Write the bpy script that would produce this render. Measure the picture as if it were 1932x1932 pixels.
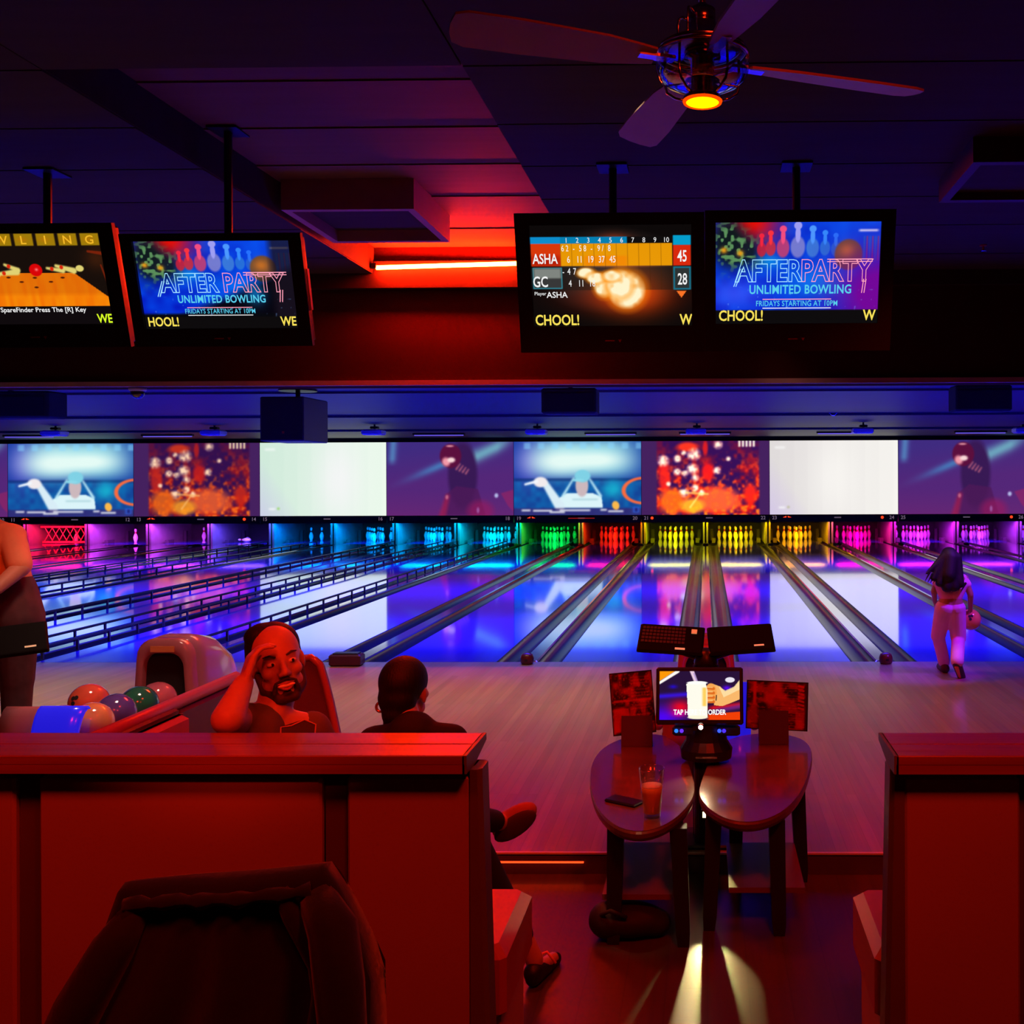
import bpy, math, random
import numpy as np
from mathutils import Vector, Matrix, Euler
random.seed(7)
rng = np.random.default_rng(5)
for o in list(bpy.data.objects): bpy.data.objects.remove(o)
SC = bpy.context.scene
COL = SC.collection
PI = math.pi
# ------------------------------------------------------------------ camera
F = 1874.0; YAW = math.radians(0.85); ROLL = math.radians(-0.21); EYE = 1.75
cam = bpy.data.cameras.new('camera'); camo = bpy.data.objects.new('camera', cam); COL.objects.link(camo)
cam.sensor_width = 36.0; cam.lens = 36.0*F/1932
PPX, PPY = 1303.0, 902.0
cam.shift_x = -(PPX-966)/1932; cam.shift_y = -(966-PPY)/1932
cam.clip_start = 0.05; cam.clip_end = 200
RM = Matrix.Rotation(YAW, 3, 'Z') @ Matrix.Rotation(PI/2, 3, 'X') @ Matrix.Rotation(ROLL, 3, 'Z')
camo.matrix_world = Matrix.Translation((0,0,EYE)) @ RM.to_4x4()
SC.camera = camo
def at(px, py, Y):
    d = RM @ Vector(((px-PPX)/F, -(py-PPY)/F, -1.0))
    t = Y/d.y
    return Vector((d.x*t, Y, EYE+d.z*t))
# ------------------------------------------------------------------ world, exposure
w = bpy.data.worlds.new('World'); SC.world = w; w.use_nodes = True
w.node_tree.nodes['Background'].inputs[0].default_value = (0.02,0.004,0.05,1)
w.node_tree.nodes['Background'].inputs[1].default_value = 0.15
SC.view_settings.view_transform = 'Standard'; SC.view_settings.look = 'None'
SC.view_settings.exposure = 0.0; SC.view_settings.gamma = 1.0; SC.view_settings.use_curve_mapping = False
def lamp(name, kind, loc, col, power, size=0.2, size_y=None, to=None, angle=70, blend=0.5, spread=180):
    l = bpy.data.lights.new(name, kind); l.color = col; l.energy = power
    if kind == 'AREA':
        l.size = size
        l.spread = math.radians(spread)
        if size_y: l.shape = 'RECTANGLE'; l.size_y = size_y
    else: l.shadow_soft_size = size
    if kind == 'SPOT': l.spot_size = math.radians(angle); l.spot_blend = blend
    o = bpy.data.objects.new(name, l); o.location = loc
    if to is not None: o.rotation_euler = (Vector(to)-Vector(loc)).to_track_quat('-Z','Y').to_euler()
    COL.objects.link(o); return o
RED = (1.0,0.018,0.003); BLUE = (0.035,0.03,1.0)
# blue black-light washes over the lanes
for (y,e) in ((11.3,520),(15.5,480),(20.0,380)):
    for x in (-12,-4,4):
        lamp('blue_wash','AREA',(x,y,2.82),BLUE,e,7.6,0.5,to=(x,y,0),spread=95)
# red house lights over the seating
lamp('red_wash','AREA',(0.6,1.3,3.4),RED,17,0.5,0.5,to=(0.3,3.1,1.0),spread=100)
lamp('red_wash','AREA',(-1.5,1.3,3.4),RED,11,0.5,0.5,to=(-2.2,3.1,1.0),spread=80)
lamp('red_wash','AREA',(1.6,4.6,3.3),RED,22,0.4,0.4,to=(1.6,5.6,0),spread=110)
lamp('red_wash','AREA',(-0.9,4.2,3.3),RED,20,0.4,0.4,to=(-0.8,5.0,0),spread=110)
lamp('amber_spot','SPOT',(-3.0,3.6,3.3),(1.0,0.07,0.004),150,0.08,to=(-4.05,5.7,1.40),angle=15)
# pale light spilling on the boards before the foul line
lamp('pale_wash','AREA',(-2.0,8.3,3.3),(1.0,0.62,0.42),26,3.4,0.3,to=(-2.0,7.9,0),spread=75)
lamp('pale_wash','AREA',(-2.8,5.2,3.3),(1.0,0.6,0.45),5,0.4,0.4,to=(-3.3,5.4,0.4),spread=60)  # added lamp over the left ball tray so the ball colours show
lamp('pale_wash','AREA',(1.4,8.5,3.3),(1.0,0.5,0.35),9,1.8,0.3,to=(1.2,7.9,0),spread=75)
lamp('girl_violet_fill','SPOT',(3.4,7.6,3.2),(0.26,0.02,1.0),650,0.1,to=(2.1,8.8,0.6),angle=22)  # added violet lamp aimed at the girl, standing in for lane light
lamp('pale_wash','AREA',(-6.2,7.6,3.3),(1.0,0.66,0.42),42,3.0,0.3,to=(-6.2,7.6,0),spread=75)
lamp('man_face_fill','SPOT',(-0.5,0.7,2.7),RED,120,0.1,to=(-1.45,3.3,1.0),angle=20)  # added red lamp that brightens the seated man's face
lamp('beer_fill','SPOT',(-0.2,3.3,3.5),(1.0,0.62,0.30),110,0.04,to=(-0.215,3.98,0.42),angle=9)  # added narrow lamp on the beer glass to bring out its amber
# violet ambience on the ceiling
lamp('violet_wash','AREA',(-4.5,6.8,0.6),(0.08,0.02,1.0),2.4,5,1.0,to=(-4.5,6.9,3))
lamp('violet_wash','AREA',(3.5,7.2,0.5),(0.10,0.02,1.0),1.2,4,1.0,to=(3.5,7.3,3))

# ------------------------------------------------------------------ materials
def _n(nt, t, **k):
    n = nt.nodes.new(t)
    for a,b in k.items(): setattr(n,a,b)
    return n
def lin(c): return tuple((x/12.92 if x<=0.04045 else ((x+0.055)/1.055)**2.4) for x in c)
MATS = {}
def mat(name, col, rough=0.5, metal=0.0, var=0.12, scale=8.0, stretch=(1,1,1), bump=0.0, coat=0.0, spec=0.5, emit=None, es=0.0, trans=0.0, ior=1.45, sheen=0.0):
    if name in MATS: return MATS[name]
    m = bpy.data.materials.new(name); m.use_nodes = True; nt = m.node_tree; b = nt.nodes['Principled BSDF']
    b.inputs['Roughness'].default_value = rough; b.inputs['Metallic'].default_value = metal
    b.inputs['Coat Weight'].default_value = coat; b.inputs['Coat Roughness'].default_value = 0.08
    b.inputs['Specular IOR Level'].default_value = spec; b.inputs['IOR'].default_value = ior
    b.inputs['Transmission Weight'].default_value = trans; b.inputs['Sheen Weight'].default_value = sheen
    if emit: b.inputs['Emission Color'].default_value = (*emit,1); b.inputs['Emission Strength'].default_value = es
    tc = _n(nt,'ShaderNodeTexCoord'); mp = _n(nt,'ShaderNodeMapping'); mp.inputs['Scale'].default_value = stretch
    nz = _n(nt,'ShaderNodeTexNoise'); nz.inputs['Scale'].default_value = scale; nz.inputs['Detail'].default_value = 4
    nt.links.new(tc.outputs['Object'], mp.inputs['Vector']); nt.links.new(mp.outputs[0], nz.inputs['Vector'])
    mx = _n(nt,'ShaderNodeMix', data_type='RGBA')
    mx.inputs[6].default_value = (*[c*(1-var) for c in col],1); mx.inputs[7].default_value = (*[min(1,c*(1+var)) for c in col],1)
    nt.links.new(nz.outputs[0], mx.inputs[0]); nt.links.new(mx.outputs[2], b.inputs['Base Color'])
    if bump:
        bp = _n(nt,'ShaderNodeBump'); bp.inputs['Strength'].default_value = bump; bp.inputs['Distance'].default_value = 0.01
        nt.links.new(nz.outputs[0], bp.inputs['Height']); nt.links.new(bp.outputs[0], b.inputs['Normal'])
    MATS[name] = m; return m
def emis(name, col, s=1.0):
    if name in MATS: return MATS[name]
    m = bpy.data.materials.new(name); m.use_nodes = True; nt = m.node_tree; nt.nodes.clear()
    e = _n(nt,'ShaderNodeEmission'); e.inputs[0].default_value = (*col,1); e.inputs[1].default_value = s
    o = _n(nt,'ShaderNodeOutputMaterial'); nt.links.new(e.outputs[0], o.inputs[0]); MATS[name] = m; return m
def thin_glass(name, tint, gloss=0.12):
    m = bpy.data.materials.new(name); m.use_nodes = True; nt = m.node_tree; nt.nodes.clear()
    tr = _n(nt,'ShaderNodeBsdfTransparent'); tr.inputs[0].default_value = (*tint,1)
    gl = _n(nt,'ShaderNodeBsdfGlossy'); gl.inputs['Roughness'].default_value = 0.03
    lw = _n(nt,'ShaderNodeLayerWeight'); lw.inputs[0].default_value = 0.35
    mr = _n(nt,'ShaderNodeMapRange'); mr.inputs[3].default_value = gloss*0.4; mr.inputs[4].default_value = gloss*4
    mx = _n(nt,'ShaderNodeMixShader'); o = _n(nt,'ShaderNodeOutputMaterial')
    nt.links.new(lw.outputs['Facing'], mr.inputs[0]); nt.links.new(mr.outputs[0], mx.inputs[0]); nt.links.new(tr.outputs[0], mx.inputs[1]); nt.links.new(gl.outputs[0], mx.inputs[2]); nt.links.new(mx.outputs[0], o.inputs[0])
    MATS[name] = m; return m
def attr_emis(name, s=1.0):
    m = bpy.data.materials.new(name); m.use_nodes = True; nt = m.node_tree; nt.nodes.clear()
    a = _n(nt,'ShaderNodeAttribute'); a.attribute_name = 'Col'
    e = _n(nt,'ShaderNodeEmission'); e.inputs[1].default_value = s
    o = _n(nt,'ShaderNodeOutputMaterial'); nt.links.new(a.outputs[0], e.inputs[0]); nt.links.new(e.outputs[0], o.inputs[0])
    MATS[name] = m; return m
def attr_print(name, rough=0.35):
    m = bpy.data.materials.new(name); m.use_nodes = True; nt = m.node_tree; b = nt.nodes['Principled BSDF']
    a = _n(nt,'ShaderNodeAttribute'); a.attribute_name = 'Col'
    nt.links.new(a.outputs[0], b.inputs['Base Color']); b.inputs['Roughness'].default_value = rough; MATS[name] = m; return m
def boards(name, c1, c2, wdt, lng, rough, coat=0.0, rvar=0.1, gap=0.35):
    """long wooden strips running along Y: colour, joints and gloss from a brick texture"""
    m = bpy.data.materials.new(name); m.use_nodes = True; nt = m.node_tree; b = nt.nodes['Principled BSDF']
    tc = _n(nt,'ShaderNodeTexCoord'); mp = _n(nt,'ShaderNodeMapping'); mp.inputs['Rotation'].default_value = (0,0,PI/2)
    br = _n(nt,'ShaderNodeTexBrick'); br.inputs['Scale'].default_value = 1.0
    br.inputs['Brick Width'].default_value = lng; br.inputs['Row Height'].default_value = wdt; br.inputs['Mortar Size'].default_value = wdt*0.02
    br.inputs['Color1'].default_value = (*c1,1); br.inputs['Color2'].default_value = (*c2,1); br.inputs['Mortar'].default_value = (*[c*gap for c in c1],1)
    nt.links.new(tc.outputs['Object'], mp.inputs[0]); nt.links.new(mp.outputs[0], br.inputs[0])
    mp2 = _n(nt,'ShaderNodeMapping'); mp2.inputs['Scale'].default_value = (40,1.5,1); nz = _n(nt,'ShaderNodeTexNoise'); nz.inputs['Scale'].default_value = 1; nz.inputs['Detail'].default_value = 5
    nt.links.new(tc.outputs['Object'], mp2.inputs[0]); nt.links.new(mp2.outputs[0], nz.inputs['Vector'])
    mx = _n(nt,'ShaderNodeMix', data_type='RGBA', blend_type='MULTIPLY'); mx.inputs[0].default_value = 0.5
    nt.links.new(br.outputs[0], mx.inputs[6]); nt.links.new(nz.outputs[1], mx.inputs[7])
    nt.links.new(mx.outputs[2], b.inputs['Base Color'])
    nz2 = _n(nt,'ShaderNodeTexNoise'); nz2.inputs['Scale'].default_value = 1.3; nz2.inputs['Detail'].default_value = 3
    nt.links.new(tc.outputs['Object'], nz2.inputs['Vector'])
    mr = _n(nt,'ShaderNodeMapRange'); mr.inputs[3].default_value = rough*(1-rvar*3); mr.inputs[4].default_value = rough*(1+rvar*3)
    nt.links.new(nz2.outputs[0], mr.inputs[0]); nt.links.new(mr.outputs[0], b.inputs['Roughness'])
    b.inputs['Coat Weight'].default_value = coat; b.inputs['Coat Roughness'].default_value = 0.05
    MATS[name] = m; return m

M_black = mat('black_plastic',(0.012,0.012,0.014),0.35)
M_bez = mat('bezel_black',(0.010,0.009,0.010),0.5)
M_key = mat('keyboard_black',(0.005,0.004,0.004),0.6,spec=0.05)
M_blackm = mat('matt_black',(0.015,0.014,0.016),0.8)
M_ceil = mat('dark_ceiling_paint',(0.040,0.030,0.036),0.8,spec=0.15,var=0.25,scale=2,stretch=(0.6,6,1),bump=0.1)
M_ceil2 = mat('lane_ceiling_paint',(0.07,0.065,0.075),0.55,var=0.2,scale=2,stretch=(0.5,5,1),bump=0.05)
M_header = mat('header_paint',(0.042,0.008,0.007),0.9,spec=0.03,var=0.12,scale=3)
M_trimd = mat('dark_trim',(0.03,0.015,0.015),0.7,spec=0.1)
M_trim = mat('header_trim',(0.35,0.22,0.22),0.45)
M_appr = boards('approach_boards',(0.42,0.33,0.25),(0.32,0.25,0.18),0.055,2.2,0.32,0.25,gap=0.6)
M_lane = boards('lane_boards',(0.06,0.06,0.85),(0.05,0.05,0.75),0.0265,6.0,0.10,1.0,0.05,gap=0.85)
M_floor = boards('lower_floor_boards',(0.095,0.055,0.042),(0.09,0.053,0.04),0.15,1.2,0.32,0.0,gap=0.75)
M_gut = mat('gutter_plastic',(0.020,0.018,0.020),0.24,spec=0.3,var=0.2,scale=3,stretch=(3,0.3,1),bump=0.05)
M_cap = mat('divider_capping',(0.10,0.10,0.12),0.12,var=0.2,scale=3,coat=1.0)
M_rail = mat('rail_metal',(0.02,0.02,0.022),0.35)
M_post = mat('rail_post',(0.12,0.11,0.12),0.4)
M_pin = mat('pin_white',(0.85,0.85,0.85),0.3,coat=0.5,var=0.02)
M_pinred = mat('pin_stripe',(0.5,0.03,0.03),0.3)
M_pit = mat('pit_panel',(0.16,0.16,0.17),0.5,var=0.3,scale=5)
M_pitd = mat('pit_curtain',(0.03,0.03,0.035),0.8,var=0.3)
M_mask = mat('masking_panel',(0.04,0.03,0.045),0.4)
M_wood = mat('ledge_wood',(0.30,0.10,0.06),0.30,var=0.35,scale=3,stretch=(0.6,9,9),bump=0.15,coat=0.5)
M_vinyl = mat('booth_vinyl',(0.42,0.24,0.17),0.55,var=0.12,scale=2.0,bump=0.05)
M_vinyld = mat('booth_stile',(0.12,0.06,0.045),0.55)
M_seat = mat('seat_vinyl',(0.48,0.07,0.06),0.42,var=0.1,scale=4,bump=0.05)
M_plinth = mat('bench_plinth',(0.55,0.30,0.20),0.6)
M_edge = mat('edge_piping',(0.15,0.11,0.07),0.45)
M_table = mat('table_laminate',(0.13,0.055,0.04),0.22,var=0.35,scale=3,stretch=(9,0.7,1),coat=0.6)
M_tabedge = mat('table_edge',(0.10,0.035,0.03),0.35)
M_leg = mat('table_leg_black',(0.012,0.010,0.010),0.45)
M_steel = mat('brushed_steel',(0.55,0.53,0.52),0.22,metal=1.0,var=0.1)
M_fanm = mat('fan_metal',(0.60,0.55,0.52),0.18,metal=1.0,var=0.1,scale=5)
M_blade = mat('fan_blade',(0.35,0.28,0.27),0.5)
M_hood = mat('hood_plastic',(0.45,0.17,0.20),0.22,coat=0.8,var=0.05)
M_hoods = mat('hood_side_plastic',(0.42,0.22,0.34),0.25,coat=0.8,var=0.05)
M_tray = mat('tray_plastic',(0.10,0.03,0.035),0.3)

# ------------------------------------------------------------------ mesh helpers
class MB:
    def __init__(s): s.v=[]; s.f=[]; s.m=[]; s.sm=[]; s.mi=0; s.smooth=False
    def _add(s, vs, fs, M=None):
        b=len(s.v)
        for v in vs:
            v=Vector(v)
            if M is not None: v=M@v
            s.v.append(v[:])
        for f in fs: s.f.append([b+i for i in f]); s.m.append(s.mi); s.sm.append(s.smooth)
    def box(s, c, size, M=None, taper=1.0, bev=0.0):
        x,y,z=[a/2 for a in size]; cx,cy,cz=c
        if bev>0:
            bev=min(bev,x*0.9,y*0.9,z*0.9)
            vs=[]
            for sz in (-1,1):
                for (lx,ly,lz) in ((x-bev,y-bev,z),(x,y,z-bev)) if sz>0 else ((x-bev,y-bev,z),(x,y,z-bev)):
                    pass
            rings=[(x-bev,y-bev,-z),(x,y,-z+bev),(x,y,z-bev),(x-bev,y-bev,z)]
            fs=[]
            for (rx,ry,rz) in rings:
                b=bev*0.6
                vs+= [(cx-rx+b,cy-ry,cz+rz),(cx+rx-b,cy-ry,cz+rz),(cx+rx,cy-ry+b,cz+rz),(cx+rx,cy+ry-b,cz+rz),(cx+rx-b,cy+ry,cz+rz),(cx-rx+b,cy+ry,cz+rz),(cx-rx,cy+ry-b,cz+rz),(cx-rx,cy-ry+b,cz+rz)]
            for r in range(3):
                for i in range(8): fs.append((r*8+i,r*8+(i+1)%8,(r+1)*8+(i+1)%8,(r+1)*8+i))
            fs.append(tuple(range(7,-1,-1))); fs.append(tuple(range(24,32)))
            s._add(vs,fs,M); return s
        t=taper
        vs=[(cx-x,cy-y,cz-z),(cx+x,cy-y,cz-z),(cx+x,cy+y,cz-z),(cx-x,cy+y,cz-z),(cx-x*t,cy-y*t,cz+z),(cx+x*t,cy-y*t,cz+z),(cx+x*t,cy+y*t,cz+z),(cx-x*t,cy+y*t,cz+z)]
        s._add(vs,[(0,3,2,1),(4,5,6,7),(0,1,5,4),(1,2,6,5),(2,3,7,6),(3,0,4,7)],M); return s
    def lathe(s, prof, n=16, M=None, cap=True):
        vs=[];fs=[]
        for (r,z) in prof:
            for i in range(n): a=2*PI*i/n; vs.append((r*math.cos(a),r*math.sin(a),z))
        for k in range(len(prof)-1):
            for i in range(n): fs.append((k*n+i,k*n+(i+1)%n,(k+1)*n+(i+1)%n,(k+1)*n+i))
        if cap:
            if prof[0][0]>1e-5: fs.append(tuple(range(n-1,-1,-1)))
            if prof[-1][0]>1e-5: fs.append(tuple(range((len(prof)-1)*n,len(prof)*n)))
        s._add(vs,fs,M); return s
    def tube(s, pts, r, n=8, closed=False):
        pts=[Vector(p) for p in pts]; rs=r if isinstance(r,(list,tuple)) else [r]*len(pts)
        vs=[];fs=[];L=len(pts); up=None
        for k,p in enumerate(pts):
            a=pts[(k-1)%L] if (k>0 or closed) else p; b=pts[(k+1)%L] if (k<L-1 or closed) else p
            t=(b-a).normalized()
            if up is None: up=Vector((0,0,1)) if abs(t.z)<0.9 else Vector((1,0,0))
            u=t.cross(up).normalized(); v=u.cross(t).normalized(); up=v
            for i in range(n): q=2*PI*i/n; vs.append(p+(u*math.cos(q)+v*math.sin(q))*rs[k])
        for k in range(L if closed else L-1):
            k2=(k+1)%L
            for i in range(n): fs.append((k*n+i,k*n+(i+1)%n,k2*n+(i+1)%n,k2*n+i))
        if not closed: fs.append(tuple(range(n-1,-1,-1))); fs.append(tuple(range((L-1)*n,L*n)))
        s._add(vs,fs); return s
    def prism(s, poly, lo, hi, axis='z', M=None):
        n=len(poly)
        def P(a,b,h): return (a,b,h) if axis=='z' else ((a,h,b) if axis=='y' else (h,a,b))
        vs=[P(a,b,lo) for a,b in poly]+[P(a,b,hi) for a,b in poly]
        s._add(vs,[tuple(range(n-1,-1,-1)),tuple(range(n,2*n))]+[(i,(i+1)%n,n+(i+1)%n,n+i) for i in range(n)],M); return s
    def loft(s, rings, M=None, cap=True, closed=True):
        n=len(rings[0]); vs=[p for r in rings for p in r]; fs=[]
        for k in range(len(rings)-1):
            for i in range(n if closed else n-1): fs.append((k*n+i,k*n+(i+1)%n,(k+1)*n+(i+1)%n,(k+1)*n+i))
        if cap and closed: fs.append(tuple(range(n-1,-1,-1))); fs.append(tuple(range((len(rings)-1)*n,len(rings)*n)))
        s._add(vs,fs,M); return s
    def ell(s, c, r, M=None, n=16, m=10):
        prof=[(max(1e-6,math.sin(PI*k/m)),-math.cos(PI*k/m)) for k in range(m+1)]
        T=Matrix.Translation(c)@Matrix.Diagonal((*r,1)) if M is None else Matrix.Translation(c)@M@Matrix.Diagonal((*r,1))
        s.lathe(prof,n,T,cap=True); return s
    def cone(s, a, b, ra, rb, n=12):
        """closed rounded cone between two joints"""
        a=Vector(a); b=Vector(b); d=b-a; L=d.length or 1e-4
        q=Vector((0,0,1)).rotation_difference(d).to_matrix().to_4x4()
        prof=[(ra*math.sin(PI/2*k/4),-ra*math.cos(PI/2*k/4)) for k in range(1,5)]+[(rb*math.cos(PI/2*k/4),L+rb*math.sin(PI/2*k/4)) for k in range(0,4)]
        prof=[(1e-5,-ra)]+prof+[(1e-5,L+rb)]
        s.lathe(prof,n,Matrix.Translation(a)@q); return s
    def mesh(s, name, mats):
        me=bpy.data.meshes.new(name); me.from_pydata(s.v,[],s.f)
        for m in (mats if isinstance(mats,(list,tuple)) else [mats]): me.materials.append(m)
        me.polygons.foreach_set('material_index', s.m); me.polygons.foreach_set('use_smooth', s.sm); me.update(); return me
    def build(s, name, mats, parent=None, **k):
        return link(name, s.mesh(name,mats), parent, **k)
def link(name, me, parent=None, label=None, cat=None, group=None, kind=None):
    o=bpy.data.objects.new(name,me); COL.objects.link(o)
    if parent is not None: o.parent=parent
    return tag(o,label,cat,group,kind)
def tag(o,label=None,cat=None,group=None,kind=None):
    if label: o['label']=label
    if cat: o['category']=cat
    if group: o['group']=group
    if kind: o['kind']=kind
    return o
def thing(name,label,cat,loc=(0,0,0),rz=0,group=None,rot=None):
    o=bpy.data.objects.new(name,None); COL.objects.link(o); o.location=loc; o.rotation_euler=rot or (0,0,rz); o.empty_display_size=0.1
    return tag(o,label,cat,group)
def smooth(o):
    o.data.polygons.foreach_set('use_smooth',[True]*len(o.data.polygons)); return o
def bevel(o,w,seg=2):
    m=o.modifiers.new('bevel','BEVEL'); m.width=w; m.segments=seg; m.limit_method='ANGLE'; return o
def dup(root,loc=None,label=None,group=None):
    r=root.copy(); COL.objects.link(r)
    if loc is not None: r.location=loc
    if label: r['label']=label
    if group: r['group']=group
    for ch in [c for c in root.children]:
        c=ch.copy(); COL.objects.link(c); c.parent=r
        for g in [q for q in ch.children]:
            d=g.copy(); COL.objects.link(d); d.parent=c
    return r
def text(name, s, m, parent, loc, size, rot=(PI/2,0,0), sx=1.0, bold=0.0, outline=0.0, align='CENTER', shear=0.0, ext=0.0, spacing=1.0):
    cu=bpy.data.curves.new(name,'FONT'); cu.body=s; cu.size=size; cu.align_x=align; cu.align_y='CENTER'; cu.offset=bold*size; cu.shear=shear; cu.space_character=spacing
    cu.resolution_u=3
    if outline: cu.fill_mode='NONE'; cu.bevel_depth=outline; cu.bevel_resolution=0
    else: cu.fill_mode='FRONT'; cu.extrude=ext
    t=bpy.data.objects.new('tmp',cu); COL.objects.link(t)
    bpy.context.view_layer.update()
    me=bpy.data.meshes.new_from_object(t.evaluated_get(bpy.context.evaluated_depsgraph_get()))
    bpy.data.objects.remove(t); bpy.data.curves.remove(cu)
    me.materials.clear(); me.materials.append(m); me.name=name
    o=link(name,me,parent); o.location=loc; o.rotation_euler=rot; o.scale=(sx,1,1); return o
def picture(name, nx, ny, fn, wd, ht, m, parent=None, blur=0):
    """flat picture surface: colours written per vertex by a function of u,v"""
    u=np.linspace(0,1,nx+1); v=np.linspace(0,1,ny+1); U,V=np.meshgrid(u,v)
    C=np.clip(fn(U,V),0,None)
    for _ in range(blur):
        Q_=np.pad(C,((1,1),(1,1),(0,0)),'edge'); C=(Q_[:-2,1:-1]+Q_[2:,1:-1]+Q_[1:-1,:-2]+Q_[1:-1,2:]+2*Q_[1:-1,1:-1])/6
    C=np.where(C<=0.04045,C/12.92,((np.clip(C,0.04045,None)+0.055)/1.055)**2.4)
    n=(nx+1)*(ny+1)
    co=np.zeros((n,3),dtype=np.float32); co[:,0]=((U-0.5)*wd).ravel(); co[:,2]=((V-0.5)*ht).ravel()
    idx=np.arange(n).reshape(ny+1,nx+1)
    q=np.stack([idx[:-1,:-1],idx[:-1,1:],idx[1:,1:],idx[1:,:-1]],-1).reshape(-1)
    me=bpy.data.meshes.new(name); me.vertices.add(n); me.vertices.foreach_set('co',co.ravel())
    me.loops.add(len(q)); me.loops.foreach_set('vertex_index',q.astype(np.int32))
    me.polygons.add(nx*ny); me.polygons.foreach_set('loop_start',np.arange(0,len(q),4,dtype=np.int32)); 
    me.update(calc_edges=True); me.validate()
    at_=me.color_attributes.new('Col','FLOAT_COLOR','POINT'); buf=np.ones((n,4),dtype=np.float32); buf[:,:3]=C.reshape(-1,3); at_.data.foreach_set('color',buf.ravel())
    me.materials.append(m)
    return link(name,me,parent)
# picture painting tools (u to the right, v up, sRGB values)
def canvas(U,col): return np.ones(U.shape+(3,))*np.array(col)
def over(C,mask,col): return C*(1-mask[...,None])+np.array(col)*mask[...,None]
def add(C,mask,col): return C+np.array(col)*mask[...,None]
def sst(x,e): return np.clip(0.5+x/e,0,1)
def ellm(U,V,cx,cy,rx,ry,e=0.15,ang=0,asp=1.78):
    x=(U-cx)*asp; y=V-cy; c,s=math.cos(ang),math.sin(ang); X=x*c+y*s; Y=-x*s+y*c
    return sst(1-np.sqrt((X/(rx*asp))**2+(Y/ry)**2),e)
def gau(U,V,cx,cy,sx,sy): return np.exp(-((U-cx)/sx)**2-((V-cy)/sy)**2)
def seg(U,V,a,b,w1,w2=None,e=0.01,asp=1.78):
    w2=w1 if w2 is None else w2
    ax,ay,bx,by=a[0]*asp,a[1],b[0]*asp,b[1]; x=U*asp; y=V; L=(bx-ax)**2+(by-ay)**2
    t=np.clip(((x-ax)*(bx-ax)+(y-ay)*(by-ay))/L,0,1); d=np.hypot(x-ax-t*(bx-ax),y-ay-t*(by-ay))
    return sst(w1+(w2-w1)*t-d,e)
def polym(U,V,P):
    ins=np.zeros(U.shape,bool); n=len(P)
    for i in range(n):
        x1,y1=P[i]; x2,y2=P[(i+1)%n]
        if y1==y2: continue
        c=((V>min(y1,y2))&(V<=max(y1,y2)))&(U<(x2-x1)*(V-y1)/(y2-y1)+x1); ins^=c
    return ins.astype(float)
def rect(U,V,a,b,c,d,e=0.01): return sst(np.minimum(U-a,b-U),e)*sst(np.minimum(V-c,d-V),e)
def blur_noise(shape,k,seed):
    r=np.random.default_rng(seed); g=r.random((k[1]+2,k[0]+2)); ny,nx=shape
    y=np.linspace(0,k[1],ny); x=np.linspace(0,k[0],nx); y0=y.astype(int); x0=x.astype(int); fy=(y-y0)[:,None]; fx=(x-x0)[None]
    fy=fy*fy*(3-2*fy); fx=fx*fx*(3-2*fx)
    return (g[y0][:,x0]*(1-fx)+g[y0][:,x0+1]*fx)*(1-fy)+(g[y0+1][:,x0]*(1-fx)+g[y0+1][:,x0+1]*fx)*fy
def grow(mb, name, m, parent=None, voxel=0.008, it=4, sub=False):
    """one continuous surface grown round the joined shapes (voxel remesh, smoothed)"""
    me0=mb.mesh('tmp',m); o=bpy.data.objects.new('tmp',me0); COL.objects.link(o)
    r=o.modifiers.new('r','REMESH'); r.mode='VOXEL'; r.voxel_size=voxel; r.use_smooth_shade=True
    s=o.modifiers.new('s','SMOOTH'); s.factor=0.5; s.iterations=it
    bpy.context.view_layer.update()
    me=bpy.data.meshes.new_from_object(o.evaluated_get(bpy.context.evaluated_depsgraph_get()))
    bpy.data.objects.remove(o); me.materials.clear(); me.materials.append(m); me.name=name
    me.polygons.foreach_set('use_smooth',[True]*len(me.polygons))
    return link(name,me,parent)

# ================================================================== THE SETTING
FL = -0.10                       # lower seating floor; approach and lanes are at z = 0
STEP = at(1290,1609,4.65).y      # edge of the raised approach
FOUL = 9.46; PITCH = 1.69; DECK = 28.9; SCR = 26.2; ZC = 3.73
XL, XR = -23.0, 11.5
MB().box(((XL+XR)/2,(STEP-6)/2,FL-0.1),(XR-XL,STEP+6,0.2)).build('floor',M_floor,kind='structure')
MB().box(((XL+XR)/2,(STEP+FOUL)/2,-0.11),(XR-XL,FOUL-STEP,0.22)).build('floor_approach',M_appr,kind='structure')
MB().box(((XL+XR)/2,(FOUL+30)/2,-0.2),(XR-XL,30-FOUL,0.1)).build('floor_under_lanes',M_blackm,kind='structure')
st=MB().box(((XL+XR)/2,STEP-0.008,-0.003),(XR-XL,0.016,0.008)).build('trim_1',mat('nosing_metal',(0.7,0.68,0.68),0.35),kind='structure')
m=MB().box(((XL+XR)/2,STEP-0.006,-0.0585),(XR-XL,0.012,0.085)).build('trim_2',mat('step_riser',(0.10,0.06,0.16),0.4),kind='structure')
led=thing('step_light','thin red light strip under the nosing of the approach step, left of the tables','light',(0,STEP-0.020,-0.042))
MB().box((-2.2,0,0),(3.25,0.010,0.006)).build('light_strip',emis('red_strip',(1.0,0.05,0.008),2.5),led)
MB().box((-2.2,0.006,0.006),(3.25,0.012,0.006)).build('channel',M_steel,led)
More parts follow.
